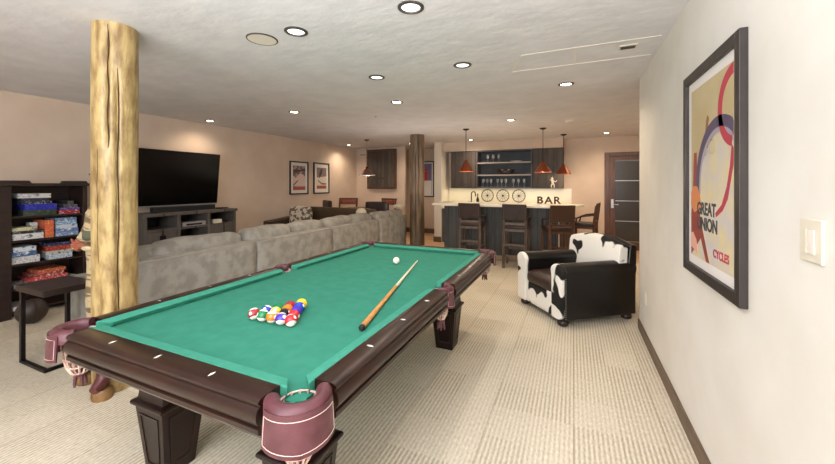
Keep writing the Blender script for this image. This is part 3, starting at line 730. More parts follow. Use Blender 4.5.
for sh, st in games:
    z = SH[sh]+.0006
    for (p0_, p1_, h, c1, c2, lab) in st:
        h *= {0:1.22, 2:1.15, 3:1.2}.get(sh, 1); gi += 1; jit = rg.uniform(0,.03)
        b = NB(); box(b, BX0+.03, BX1-.015-jit, pxY(p0_), pxY(p1_), z, z+h)
        tag(obj('board_game_box', b, gmat(str(gi), c1, c2, 18+gi%5*6), bevel=.002), lab, 'board game', 'board games in the bookcase'); z += h+.0006
b = NB(); box(b, -5.98, -5.86, pxY(33.5), pxY(40.5), SH[1]+.1022, SH[1]+.18); tag(obj('board_game_box', b, gmat('cube', (226,226,222), (120,130,120), 30), bevel=.002), 'small white cube shaped game box on the left stack, second shelf', 'board game', 'board games in the bookcase')

# pouf & plinth in front of the bookcase
b = NB(); ball(b, (-5.36,1.80,.13), .13, (.8,1,1), 28, 18)
t = thing('leather_pouf', (-5.36,1.80,0), 'low dark brown leather pouf on the carpet in front of the bookcase', 'pouf')
obj('cover', b, M['pleather'], t, smooth=True, angle=3)
b = NB(); tube(b, [(-5.36+.106*math.cos(a),1.80,.13+.132*math.sin(a)) for a in [2*PI*k/24 for k in range(24)]], .004, 6, closed=True); obj('seam_piping', b, M['blackwood'], t)

# ------------------------------------------------------------------ media console, tv, soundbar, boxes
KX0, KX1, KY0, KY1, KZ = -6.06, -5.58, 3.0, 4.50, 1.07
t = thing('media_console', (-5.8,3.75,0), 'weathered grey wood media console under the television', 'media console')
b = NB(); box(b, KX0, KX1+.02, KY0-.02, KY1+.02, KZ-.045, KZ); obj('top_panel', b, M['weath_y'], t, bevel=.004)
for y in (KY0, KY0+.47, KY1-.54, KY1-.05):
    b = NB(); box(b, KX0, KX1, y, y+.05, .03, KZ-.045); obj('upright_panel', b, M['weath_y'], t, bevel=.003)
b = NB(); box(b, KX0, KX0+.015, KY0+.05, KY1-.05, .05, KZ-.045); obj('back_panel', b, M['plastic_b'], t)
for z in (.80,.45,.06):
    b = NB(); box(b, KX0+.015, KX1-.005, KY0+.05, KY1-.05, z, z+.035); obj('shelf', b, M['weath_y'], t)
for y0, y1 in ((KY0+.055,KY0+.255),(KY0+.26,KY0+.465),(KY1-.485,KY1-.055)):
    b = NB(); box(b, KX1-.022, KX1-.002, y0, y1, .1, .795); dr = obj('cabinet_door', b, M['weath_y'], t, bevel=.003)
b = NB(); box(b, KX1-.002, KX1+.012, KY0+.22, KY0+.245, .6, .74); box(b, KX1-.002, KX1+.012, KY0+.27, KY0+.295, .6, .74); obj('door_pull', b, M['metal_b'], dr)
TVW, TVH = 1.56, .88; ty1 = 4.36; ang = .10
t = thing('television', (-5.93, ty1-TVW/2, 1.16), 'large flat black television mounted on the wall above the console', 'television')
def tvp(x, y, z):  # tilted: top leans into the room
    return (-5.93+x*math.cos(ang)+z*math.sin(ang), y, 1.165+z*math.cos(ang)-x*math.sin(ang))
def tvbox(b, x0,x1,y0,y1,z0,z1): hexa(b, [tvp(x0,y0,z0),tvp(x1,y0,z0),tvp(x1,y1,z0),tvp(x0,y1,z0)], [tvp(x0,y0,z1),tvp(x1,y0,z1),tvp(x1,y1,z1),tvp(x0,y1,z1)])
b = NB(); tvbox(b, 0,.04,ty1-TVW,ty1,0,TVH); obj('cabinet', b, M['plastic_b'], t, bevel=.003)
b = NB(); tvbox(b, .0405,.043,ty1-TVW+.01,ty1-.01,.014,TVH-.01); obj('screen', b, M['tvblack'], t)
b = NB(); tvbox(b, .0405,.046,ty1-TVW,ty1,-.004,.010); tvbox(b, .04,.05,ty1-TVW/2-.03,ty1-TVW/2+.03,-.018,-.002); obj('bezel_strip', b, M['silver'], t)
b = NB(); box(b, XL+.001, -5.9, 3.3, 3.9, 1.45, 1.75); obj('wall_bracket', b, M['plastic_b'], t)
t = thing('soundbar', (-5.78, 3.8, KZ), 'long black soundbar lying on the console under the television', 'soundbar')
b = NB(); box(b, -5.84,-5.74,3.22,4.22,KZ+.001,KZ+.085); obj('body', b, M['plastic_b'], t, bevel=.012)
b = NB(); box(b, -5.7405,-5.738,3.24,4.20,KZ+.01,KZ+.075); obj('grille', b, mat('speaker_cloth', (34,34,35), .95), t)
t = thing('disc_player', (-5.75,3.77,.835), 'silver disc player on the middle shelf of the media console', 'disc player')
b = NB(); box(b, -5.95,-5.6,3.56,3.94,.836,.90); obj('body', b, M['silver'], t, bevel=.003)
b = NB(); box(b, -5.6,-5.597,3.62,3.88,.848,.875); obj('tray', b, M['plastic_b'], t)
b = NB(); box(b, -5.72,-5.6,4.08,4.24,.836,.90); tag(obj('game_console', b, M['white'], bevel=.006), 'small white electronic box in the right cubby of the media console', 'media box')

b = NB(); box(b, -5.84,-5.70,4.27,4.44,KZ+.001,KZ+.022); tag(obj('remote_tray', b, M['plastic_b'], bevel=.004), 'small flat black box on the console right of the soundbar', 'media box')

# ------------------------------------------------------------------ pictures
def art(b, x, pts, s, o):   # pts in (y,z); o = thickness from x, s = sign of facing
    lo = [b.verts.new((x, p[0], p[1])) for p in pts]; hi = [b.verts.new((x+s*o, p[0], p[1])) for p in pts]
    b.faces.new(lo[::-1]); b.faces.new(hi); n = len(pts)
    for i in range(n): b.faces.new((lo[i], lo[(i+1)%n], hi[(i+1)%n], hi[i]))
def framed(name, plane, u0, u1, z0, z1, w, mw, fm, label, pos, s, artmat, dpt=.03):
    """plane 'x': on a wall of constant x (u = y); plane 'y': wall of constant y (u = x)"""
    def B(b, d0, d1, a0, a1, c0, c1):
        if plane == 'x': box(b, min(pos+s*d0,pos+s*d1), max(pos+s*d0,pos+s*d1), a0, a1, c0, c1)
        else: box(b, a0, a1, min(pos+s*d0,pos+s*d1), max(pos+s*d0,pos+s*d1), c0, c1)
    c = ((pos,(u0+u1)/2,z0) if plane == 'x' else ((u0+u1)/2,pos,z0))
    t = thing(name, c, label, 'picture')
    b = NB(); B(b,0,dpt,u0,u0+w,z0,z1); B(b,0,dpt,u1-w,u1,z0,z1); B(b,0,dpt,u0+w,u1-w,z0,z0+w); B(b,0,dpt,u0+w,u1-w,z1-w,z1)
    obj('frame', b, fm, t, bevel=.003)
    b = NB(); B(b,.004,.012,u0+w,u1-w,z0+w,z1-w); obj('mount', b, M['mattw'], t)
    b = NB(); B(b,.012,.0135,u0+w+mw,u1-w-mw,z0+w+mw,z1-w-mw); obj('print', b, artmat, t)
    return t
# big poster, right wall
PY0, PY1, PZ0, PZ1 = 1.80, 2.58, 1.005, 2.125; px_ = XR-.0135
t = framed('framed_poster', 'x', PY0, PY1, PZ0, PZ1, .05, .05, M['frame_b'], 'tall cycling poster in a dark frame on the near right wall', XR, -1,
           mat('poster_paper', (196,176,132), .6, var=(206,190,152), var_scale=3), .03)
y0, y1, z0, z1 = PY0+.10, PY1-.10, PZ0+.10, PZ1-.10     # picture area; far end is y1
def pp(u, v): return (y1-(y1-y0)*u, z0+(z1-z0)*v)   # u: 0 = far (left in view) 1 = near
def ringart(name, cu, cv, r0, r1, a0, a1, m, rx=1., n=28, o=.001, clip=True):
    b = NB()
    def P(r_, a): 
        u = cu+rx*r_*math.cos(a); v = cv+r_*math.sin(a)*.72
        return pp(min(1,max(0,u)), min(1,max(0,v)))
    for i in range(n):
        A = a0+(a1-a0)*i/n; B2 = a0+(a1-a0)*(i+1)/n
        q = [P(r0,A),P(r1,A),P(r1,B2),P(r0,B2)]
        if abs((q[0][0]-q[2][0])*(q[1][1]-q[3][1])-(q[1][0]-q[3][0])*(q[0][1]-q[2][1])) < 1e-6: continue
        art(b, px_-.0002, q, -1, o)
    return obj(name, b, m, t)
def polyart(name, pl, m, o=.001, k=1):
    b = NB(); art(b, px_-.0001*k, [pp(*p) for p in pl], -1, o); return obj(name, b, m, t)
cPur = mat('poster_purple', (92,78,104), .6); cRed = mat('poster_red', (188,62,78), .6); cGr = mat('poster_grey', (206,198,196), .6, var=(222,206,160), var_scale=8)
cOr = mat('poster_orange', (222,138,84), .6); cRust = mat('poster_rust', (150,66,56), .6); cDk = mat('poster_dark', (70,72,74), .6); cTan = mat('poster_tan', (150,108,70), .6)
polyart('grey_field', [(0,0),(1,0),(1,.52),(.3,.52),(.12,.3),(0,.3)], cGr, .0006)
ringart('grey_disc', .72, .40, 0.02, .40, 0, 2*PI, cGr, 1.15, o=.0010)
ringart('purple_wheel', .72, .42, .42, .50, .12*PI, 1.05*PI, cPur, 1.15, o=.0014)
ringart('pale_wheel', .72, .42, .385, .42, .12*PI, 1.05*PI, mat('poster_lilac', (170,160,176), .6), 1.15, o=.0013)
ringart('red_ring', 1.02, .80, .20, .27, .5*PI, 1.45*PI, cRed, 1.2, o=.0014)
polyart('rust_swoosh', [(0,.0),(.1,.04),(.28,.12),(.42,.0),(.5,.0),(.3,.2),(.18,.36),(.16,.62),(.08,.62),(.05,.36),(0,.26)], cRust, .0012)
polyart('orange_figure', [(.0,.30),(.10,.26),(.30,.30),(.26,.37),(.18,.42),(.08,.42),(0,.38)], cOr, .0016)
polyart('pink_corner', [(0,.05),(.2,.02),(.16,.1),(.06,.14),(0,.13)], mat('poster_pink', (232,170,150), .6), .0018)
polyart('handlebar', [(.97,.62),(1,.60),(1,.52),(.9,.36),(.80,.30),(.66,.26),(.64,.28),(.78,.33),(.88,.42),(.94,.52)], cRed, .0018)
polyart('rider', [(.40,.64),(.46,.63),(.5,.70),(.47,.76),(.49,.79),(.45,.81),(.42,.78),(.40,.72)], cTan, .0012)
ringart('rider_wheel', .40, .63, .05, .058, 0, 2*PI, cTan, 1.1, 16); ringart('rider_wheel', .56, .63, .05, .058, 0, 2*PI, cTan, 1.1, 16)
def poster_text(body, size, u, v, m, bold=0):
    y, z = pp(u, v)
    mx_ = Matrix(((0,0,-1,px_-.002),(-1,0,0,y),(0,1,0,z),(0,0,0,1)))
    text('lettering', body, size, .0006, m, t, mx_, 'CENTER', bold)
poster_text('GREAT', .088, .42, .26, cDk, .003); poster_text('UNION', .088, .44, .175, cDk, .003); poster_text('CYCLES', .055, .76, .05, cRed, .0015)
# ski prints on the tv wall
t1 = framed('framed_print', 'x', 6.35, 6.98, 1.26, 2.06, .03, .075, M['frame_t'], 'pink and grey mountain print in a black frame, left one on the television wall', XL, 1, mat('print_pinkgrey', (176,150,142), .7, var=(120,104,100), var_scale=9, detail=1, lo=.5, hi=.53))
for nm, c, q in (('sky_band', (86,74,76), [(6.46,1.78),(6.87,1.84),(6.87,1.9),(6.7,1.86),(6.46,1.86)]), ('slope', (222,196,186), [(6.46,1.46),(6.87,1.46),(6.87,1.7),(6.7,1.78),(6.55,1.66),(6.46,1.7)]), ('track', (110,88,86), [(6.46,1.5),(6.6,1.6),(6.64,1.6),(6.48,1.47)]), ('red_band', (176,82,76), [(6.46,1.37),(6.87,1.37),(6.87,1.44),(6.46,1.44)])):
    b = NB(); art(b, XL+.0136, q, 1, .001 if nm != 'track' else .002); obj(nm, b, mat('print_'+nm, c, .7), t1)
t2 = framed('framed_print', 'x', 7.18, 7.81, 1.26, 2.07, .03, .085, M['frame_t'], 'grey and rust ski print in a black frame, right one on the television wall', XL, 1, mat('print_paleroom', (226,212,198), .7))
for nm, c, q in (('grey_slope', (140,122,118), [(7.31,1.68),(7.69,1.72),(7.69,1.94),(7.31,1.94)]), ('dark_skier', (84,70,72), [(7.4,1.66),(7.5,1.78),(7.54,1.92),(7.46,1.9),(7.4,1.76)]), ('curve', (120,96,88), [(7.34,1.6),(7.5,1.5),(7.69,1.5),(7.69,1.53),(7.5,1.54),(7.36,1.62)]), ('rust_band', (172,96,66), [(7.31,1.39),(7.69,1.39),(7.69,1.47),(7.31,1.47)])):
    b = NB(); art(b, XL+.0136, q, 1, .001 if nm != 'dark_skier' else .002); obj(nm, b, mat('print2_'+nm, c, .7), t2)
t3 = framed('framed_print', 'y', -4.42, -3.90, 1.12, 2.22, .03, .05, M['frame_t'], 'lilac and white print in a black frame half hidden behind the brown log post', 10.1, -1, mat('print_lilac', (120,110,150), .7, var=(140,130,168), var_scale=3))
b = NB(); box(b, -4.33, -3.99, 10.0845, 10.0865, 1.2, 1.62); obj('snow_field', b, M['mattw'], t3)
b = NB(); box(b, -4.25, -4.12, 10.0825, 10.0845, 1.62, 1.9); ball(b, (-4.18,10.084,1.95), .045, (1,.05,1)); obj('red_figure', b, mat('print_red_coat', (190,50,50), .7), t3)

# light switch and outlets
def plate(name, x, y, z, w, h, label, kind):
    t = thing(name, (x,y,z), label, kind)
    b = NB(); box(b, x-.008, x, y-w/2, y+w/2, z, z+h); obj('cover_plate', b, M['white'], t, bevel=.003)
    return t
t = plate('light_switch', XR, 1.39, 1.275, .105, .125, 'white rocker dimmer light switch on the near right wall', 'light switch')
b = NB(); box(b, XR-.012, XR-.0085, 1.365, 1.398, 1.30, 1.37); obj('rocker', b, M['trimw'], t, bevel=.002)
b = NB(); box(b, XR-.011, XR-.0085, 1.404, 1.412, 1.30, 1.37); obj('dimmer_slider', b, M['white'], t)
t = plate('wall_outlet', XR, 3.95, .36, .075, .118, 'white wall outlet low on the right wall near the armchair', 'outlet')
for z in (.378,.424):
    b = NB(); box(b, XR-.011, XR-.0085, 3.935, 3.965, z, z+.032); obj('socket', b, M['trimw'], t, bevel=.002)
t = plate('wall_outlet', 0,0,0,.07,.115, 'small white switch plate on the hallway wall right of the rear log post', 'switch plate')
t.rotation_euler = (0,0,PI/2); t.location = (-3.72,10.1,1.0)
b = NB(); box(b, -.012,-.0085,-.012,.012,.04,.075); 
so = obj('toggle', b, M['trimw'], None, loc=(0,0,0)); so.parent = t

# ------------------------------------------------------------------ cowhide armchair (local: faces -y)
AC = V((.01, 4.60, 0))
t = thing('armchair', (0,0,0), 'black leather armchair with white cowhide back and arm fronts by the right wall', 'armchair')
W2, D2 = .42, .45
b = NB(); softbox(b, -W2+.14, W2-.14, -D2+.03, D2-.02, .085, .30, .03, 6); obj('base', b, M['blackl'], t, smooth=True, angle=2)
b = NB(); softbox(b, -W2+.15, W2-.15, -D2, -D2+.04, .07, .32, .015, 6); obj('front_panel', b, M['cow2'], t, smooth=True, angle=2)
b = NB(); softbox(b, -W2+.165, W2-.165, -D2-.01, D2-.22, .30, .46, .06, 9, puff=.04); obj('seat_cushion', b, M['darkl'], t, smooth=True, angle=2)
for s in (-1, 1):
    ox = s*W2
    prof_ = [(0,.07),(0,.50),(-.012,.56)]+[(.085+.105*math.cos(a), .555+.10*math.sin(a)) for a in [PI-.3-k*(PI-.6)/9 for k in range(10)]]+[(.17,.50),(.17,.07)]
    pf = [((ox-s*p), z) for p, z in prof_]
    b = NB(); prism(b, pf, lambda p,q,y: (p,y,q), -D2+.025, D2-.02); ar = obj('arm', b, M['blackl'], t, smooth=True, angle=.7, bevel=.012)
    b = NB(); prism(b, pf, lambda p,q,y: (p,y,q), -D2-.018, -D2+.027); obj('arm_front', b, M['cow'], ar, smooth=True, angle=.7, bevel=.014)
    b = NB()
    for k in range(20):
        z = .09+k*.022; ball(b, (ox-s*.001+s*.002, -D2+.034, z), .006, u=6, v=4)
    obj('nailheads', b, M['steel'], ar)
# back: curved crest
def backz(x): return .84+.07*math.cos(x/.40*PI/2)**1.0
for nm, y0_, y1_, m_, zo in (('backrest', D2-.24, D2-.10, M['cow'], 0), ('back_shell', D2-.12, D2, M['blackl'], -.012)):
    b = NB(); rings = []
    for i in range(15):
        x = -.40+.80*i/14; zt = backz(x)+zo; x_ = x if zo == 0 else x*1.03
        rings.append([V((x_,y0_+.02,.30)),V((x_,y0_,.40)),V((x_,y0_+.035,zt-.05)),V((x_,y0_+.055,zt-.012)),V((x_,(y0_+y1_)/2+.03,zt)),V((x_,y1_+.01,zt-.02)),V((x_,y1_,zt-.08)),V((x_,y1_-.02,.30 if zo==0 else .09))])
    loft(b, rings); obj(nm, b, m_, t, smooth=True, angle=1, bevel=.012)
for x in (-W2+.07, W2-.07):
    for y in (-D2+.05, D2-.08):
        b = NB(); lathe(b, [(.03,0),(.05,.012),(.056,.035),(.048,.06),(.03,.075),(.03,.095)], (x,y,0), 20); obj('bun_foot', b, M['blackwood'], t, smooth=True)
t.location = AC; t.rotation_euler = (0,0,math.radians(-52)); t.scale = (1.04,1.06,1.0)

# ------------------------------------------------------------------ bar
BF = 7.0; CZ = 1.11
t = thing('bar_counter', (-1.1, BF, 0), 'long bar with weathered grey boards and a cream worktop', 'bar')
b = NB(); box(b, -2.47, -.25, BF, BF+.09, .0, CZ-.045); obj('front_panel', b, M['weath_b'], t)
for x in (-2.47,-2.08,-1.62,-1.16,-.7,-.33):
    b = NB(); box(b, x, x+.08, BF-.018, BF, .0, CZ-.045); obj('stile', b, M['weath_b'], t, bevel=.002)
b = NB(); box(b, -2.47,-.25,BF-.02,BF+.0,.0,.1); obj('kickboard', b, mat('tan_kickboard', (150,130,104), .6), t)
b = NB(); box(b, -2.47,-2.39,BF+.09,BF+.7,.0,CZ-.045); obj('end_panel', b, M['weath_b'], t)
b = NB(); box(b, -.33,-.25,BF+.09,BF+.7,.0,CZ-.045); obj('end_panel', b, M['trimw'], t)
outl = [(-2.68,BF-.2),(-.28,BF-.2),(-.08,BF-.1),(.06,BF+.12),(.2,BF+.55),(.2,BF+.72),(-2.68,BF+.72)]
b = NB(); prism(b, outl, lambda p,q,z: (p,q,z), CZ-.045, CZ); obj('worktop', b, M['quartz'], t, bevel=.006)
t = thing('back_counter', (-1.7, 8.9, 0), 'low counter with grey cupboards against the wall behind the bar', 'counter')
b = NB(); box(b, -3.12,-.05,8.66,YB-.002,0,.88); obj('cupboards', b, M['weath'], t)
b = NB(); box(b, -3.125,-.03,8.62,YB-.002,.88,.92); obj('worktop', b, M['quartz'], t, bevel=.004)
b = NB(); box(b, -3.125,-.03,YB-.02,YB-.002,.92,1.40); obj('backsplash', b, M['quartz'], t)
# upper cabinets
UY = 8.86; UZ0, UZ1 = 1.41, 2.37
def upper(x0, x1, label, nd):
    t = thing('wall_cabinet', ((x0+x1)/2, UY, UZ0), label, 'cabinet')
    b = NB(); box(b, x0, x1, UY+.02, YB-.002, UZ0, UZ1-.004); obj('body', b, M['weath'], t)
    for k in range(nd):
        a = x0+(x1-x0)*k/nd+.004; c = x0+(x1-x0)*(k+1)/nd-.004
        b = NB(); box(b, a, c, UY, UY+.019, UZ0+.01, UZ1-.014); dr = obj('door', b, M['weath'], t, bevel=.002)
        b = NB(); ball(b, ((c-.05) if k == 0 else (a+.05), UY-.012, UZ0+.10), .014, u=10, v=6); obj('knob', b, M['bronze'], dr, smooth=True)
upper(-2.95, -2.28, 'weathered grey wall cabinet left of the open glass shelves above the bar', 2)
upper(-.89, -.2, 'weathered grey wall cabinet right of the open glass shelves above the bar', 2)
t = thing('open_shelf_unit', (-1.6, UY, UZ0), 'open grey shelf unit with glassware between the wall cabinets', 'shelves')
ux0, ux1 = -2.27, -.90
grey_sh = mat('grey_shelf_paint', (92,90,92), .6); grey_bk = mat('slate_back_panel', (64,70,78), .6, var=(78,84,90), var_scale=3)
for x in (ux0, ux1-.03):
    b = NB(); box(b, x, x+.03, UY, YB-.002, UZ0, UZ1-.004); obj('side_panel', b, grey_sh, t)
b = NB(); box(b, ux0+.03, ux1-.03, YB-.03, YB-.002, UZ0, UZ1-.004); obj('back_panel', b, grey_bk, t)
US = [UZ0, 1.72, 2.03, UZ1-.034]
for i, z in enumerate(US):
    b = NB(); box(b, ux0+.03, ux1-.03, UY, YB-.03, z, z+.03); obj('shelf', b, mat('pale_shelf_edge', (168,160,152), .5) if i in (1,2) else grey_sh, t)
# glassware
t = thing('wine_glass', (0,0,0), '', 'wine glass', 'wine glasses on the bar shelves')
b = NB(); lathe(b, [(.034,0),(.034,.004),(.005,.008),(.004,.09),(.02,.10),(.038,.13),(.038,.16),(.032,.20),(.030,.20),(.034,.16),(.034,.13),(.001,.105)], (0,0,0), 18, False); obj('bowl', b, M['glass'], t, smooth=True)
gx = [(-2.12,1),(-2.02,1),(-1.92,1),(-1.75,1),(-1.65,1),(-1.55,1),(-1.36,1),(-1.24,1),(-1.10,1),(-2.0,3),(-1.86,3),(-1.72,3)]
words = ['first','second','third','fourth','fifth','sixth','seventh','eighth','ninth']
for k, (x, s_) in enumerate(gx):
    z = US[0]+.0305 if s_ == 1 else US[2]+.0305
    lab = ('clear wine glass, %s from the left on the lowest bar shelf' % words[k]) if s_ == 1 else ['left','middle','right'][k-9]+' of three clear glasses on the top bar shelf'
    if k == 0: o = t; o.location = (x,9.0,z); o['label'] = lab
    else: o = dup(t, (x,9.0,z), 0, lab)
t = thing('rope_basket', (-1.55,9.02,US[1]+.0305), 'dark oval basket with pale and red contents on the middle bar shelf', 'basket')
b = NB(); rings = []
for z, k in ((0,.7),(.05,.9),(.11,1.0),(.11,.92),(.05,.8),(.02,.6)):
    rings.append([V((-1.55+.22*k*math.cos(a), 9.02+.08*k*math.sin(a), US[1]+.0305+z+.03*abs(math.cos(a))**3)) for a in [2*PI*q/24 for q in range(24)]])
loft(b, rings); obj('bowl', b, M['blackwood'], t, smooth=True)
for k, (x, c) in enumerate(((-1.64,'white'),(-1.56,'bootp'),(-1.48,'white'))):
    b = NB(); ball(b, (x,9.02,US[1]+.13), .036, u=12, v=8); tag(obj('ornament', b, M[c], smooth=True), ('left white','red','right white')[k]+' round ornament in the dark basket on the bar shelf', 'ornament')
b = NB(); lathe(b, [(.12,0),(.13,.006),(.14,.03),(.13,.03),(.12,.01),(.001,.01)], (-1.30,9.0,US[2]+.0305), 24, False)
tag(obj('glass_dish', b, M['glass'], smooth=True), 'shallow glass dish on the right of the top bar shelf', 'dish')

# wheels
t = thing('decorative_wheel', (0,0,0), '', 'decorative wheel', 'decorative wheels behind the bar')
R_ = .155
b = NB(); tube(b, [(R_*math.cos(a),0,R_*math.sin(a)) for a in [2*PI*k/36 for k in range(36)]], .009, 8, closed=True); obj('rim', b, M['bronze'], t, smooth=True)
b = NB(); lathe(b, [(.02,-.012),(.024,0),(.02,.012)], (0,0,0), 14)
for v in b.verts: v.co = V((v.co.x, v.co.z, v.co.y))
obj('hub', b, M['bronze'], t, smooth=True)
for k in range(12):
    a = 2*PI*k/12; b = NB(); cyl(b, (.02*math.cos(a),0,.02*math.sin(a)), (R_*math.cos(a),0,R_*math.sin(a)), .0028, seg=6); obj('spoke', b, M['bronze'], t)
for k, (x, w_) in enumerate(((-2.06,'left'),(-1.66,'middle'),(-1.26,'right'))):
    lab = w_+' of the three dark spoked wheels on the backsplash'
    if k == 0: o = t; o.location = (x,YB-.034,1.21); o['label'] = lab
    else: dup(t, (x,YB-.034,1.21), .2*k*0, lab)
# faucet and bottle on back counter
t = thing('faucet', (-2.42,8.95,.92), 'tall curved dark faucet behind the bar', 'faucet')
b = NB(); tube(b, [(-2.42,8.95,.92),(-2.42,8.95,1.26)]+[(-2.42+.055-.055*math.cos(a),8.95,1.26+.055*math.sin(a)) for a in [PI*k/10 for k in range(1,11)]]+[(-2.31,8.95,1.19)], .014, 10); obj('spout', b, M['bronze'], t, smooth=True)
b = NB(); lathe(b, [(.03,0),(.03,.01),(.016,.02),(.016,.06)], (-2.42,8.95,.92), 16); obj('base', b, M['steel'], t, smooth=True)
b = NB(); cyl(b, (-2.435,8.95,1.02), (-2.50,8.93,1.08), .008); obj('lever', b, M['steel'], t, smooth=True)
b = NB(); lathe(b, [(.036,0),(.038,.02),(.038,.2),(.016,.26),(.014,.34),(.016,.345),(.001,.345)], (-2.24,8.9,.921), 16)
tag(obj('bottle', b, mat('dark_bottle', (40,26,18), .15), smooth=True), 'small dark bottle between the faucet and the left wheel', 'bottle')
# thin tray, not a lamp, at the left end of the bar top
t = thing('bar_tray', (-2.62,BF+.55,CZ), 'thin pale tray lying at the left end of the bar top', 'tray')
b = NB(); box(b, -2.66,-2.44,BF+.42,BF+.60,CZ+.0005,CZ+.008); obj('tray_base', b, M['bronze'], t); t.name = 'serving_tray'
b = NB(); box(b, -2.65,-2.45,BF+.43,BF+.59,CZ+.008,CZ+.012); obj('lining', b, M['quartz'], t)

# BAR letters on the worktop
for ch, x, y in (('B',-.62,7.62),('A',-.455,7.62),('R',-.295,7.62)):
    o = thing('marquee_letter', (x,y,CZ+.0005), 'dark metal standing letter %s on the bar top' % ch, 'letter')
    mx_ = Matrix(((1.1,0,0,x-.0),(0,0,-1,y),(0,1,0,CZ+.003),(0,0,0,1)))
    text('letter_body', ch, .20, .02, M['bronze'], o, mx_, 'CENTER', .006)
# small white figure on the cabinet
t = thing('white_figurine', (-.44,UY-.03,1.45), 'small white skeleton like figure hanging on the right wall cabinet', 'figurine')
b = NB(); fx, fy = -.44, UY-.036
ball(b, (fx-.01,fy,1.635), .032, (1,.8,1.1)); tube(b, [(fx-.005,fy,1.61),(fx,fy,1.57),(fx+.01,fy,1.52)], [.014,.03,.024], 10)
tube(b, [(fx+.01,fy,1.52),(fx+.04,fy,1.48),(fx+.035,fy,1.42)], [.02,.014,.012], 8); tube(b, [(fx,fy,1.52),(fx-.03,fy,1.47),(fx-.015,fy,1.42)], [.02,.014,.012], 8)
tube(b, [(fx+.02,fy,1.59),(fx+.07,fy,1.56),(fx+.10,fy,1.60)], [.012,.01,.008], 8); tube(b, [(fx-.02,fy,1.59),(fx-.06,fy,1.61)], [.012,.008], 8)
obj('body', b, M['white'], t, smooth=True, angle=2)
b = NB(); cyl(b, (fx,fy,1.665), (fx,UY-.002,1.70), .003, seg=6); obj('hanger', b, M['steel'], t)

# ------------------------------------------------------------------ pendants
def pendant(x, y, zr, rad, hgt, label, m, band=None):
    t = thing('pendant_lamp', (x,y,H), label, 'pendant lamp')
    b = NB(); lathe(b, [(.065,0),(.065,-.012),(.03,-.03),(.008,-.035)], (x,y,H), 24); obj('canopy', b, M['bronze'], t, smooth=True)
    b = NB(); cyl(b, (x,y,H-.03), (x,y,zr+hgt+.03), .006, seg=8); obj('rod', b, M['bronze'], t)
    b = NB(); lathe(b, [(.012,hgt+.05),(.026,hgt+.045),(.032,hgt),(.03,hgt-.02)], (x,y,zr), 18); obj('socket', b, M['bronze'], t, smooth=True)
    return t
def cone_shade(t, x, y, zr, rad, hgt, m):
    b = NB(); lathe(b, [(.028,hgt),(rad,.0),(rad+.004,-.008),(rad-.002,-.008),(.026,hgt-.004)], (x,y,zr), 36, False)
    sh = obj('lamp_shade', b, m, t, smooth=True)
    b = NB(); ball(b, (x,y,zr+.035), .03, u=14, v=10); obj('bulb', b, M['bulb'], t, smooth=True)
    lamp('POINT', 'pendant_glow', (x,y,zr-.02), 7, WARM, .03)
for x, y, zr, lab in ((-1.94,6.77,1.765,'copper cone pendant lamp over the left end of the bar'),(-.535,7.26,1.745,'copper cone pendant lamp over the right part of the bar, the middle one'),(-.19,8.35,1.735,'copper cone pendant lamp farthest right near the wall cabinet end')):
    t = pendant(x, y, zr, .14, .17, lab, M['copper']); cone_shade(t, x, y, zr, .145 if y < 7 else .16, .20, M['copper'])
x, y, zr = -4.63, 7.4, 1.73
t = pendant(x, y, zr, .2, .16, 'metal dome pendant lamp with a wide pale rim over the dining chairs', M['copper'])
b = NB(); lathe(b, [(.03,.16),(.05,.15),(.08,.11),(.13,.06),(.20,.012),(.205,-.006),(.198,-.006),(.13,.05),(.05,.14)], (x,y,zr), 36, False); obj('lamp_shade', b, mat('brushed_copper_dome', (160,110,86), .3, metal=.7), t, smooth=True)
b = NB(); lathe(b, [(.2,.014),(.208,.0),(.208,-.012),(.198,-.012)], (x,y,zr), 36, False); obj('shade_rim', b, M['silver'], t, smooth=True)
b = NB(); ball(b, (x,y,zr+.03), .035, u=14, v=10); obj('bulb', b, M['bulb'], t, smooth=True)
lamp('POINT', 'pendant_glow', (x,y,zr-.02), 8, WARM, .04)

# dart cabinet on dining wall
DXa, DXb, Za, Zb = -5.66, -4.70, 1.37, 2.54; yy = YB-.1
t = thing('wall_cabinet', ((DXa+DXb)/2, yy, Za), 'square two door cabinet of weathered boards in a brown frame on the dining wall', 'cabinet')
b = NB(); w = .045
box(b, DXa,DXa+w,yy-.09,yy-.001,Za,Zb); box(b, DXb-w,DXb,yy-.09,yy-.001,Za,Zb); box(b, DXa+w,DXb-w,yy-.09,yy-.001,Za,Za+w); box(b, DXa+w,DXb-w,yy-.09,yy-.001,Zb-w,Zb)
obj('frame', b, M['chairwood'], t, bevel=.004)
for k in (0,1):
    a = DXa+w+.003+k*((DXb-DXa-2*w)/2); c = a+(DXb-DXa-2*w)/2-.006
    b = NB(); box(b, a, c, yy-.08, yy-.055, Za+w+.003, Zb-w-.003); dr = obj('door', b, M['weath'], t, bevel=.002)
    b = NB(); ball(b, ((c-.06) if k == 0 else (a+.06), yy-.095, Za+.32), .02, u=10, v=8); obj('knob', b, M['bronze'], dr, smooth=True)
b = NB(); box(b, DXa+w,DXb-w,yy-.05,yy-.001,Za+w,Zb-w); obj('back_box', b, M['blackwood'], t)

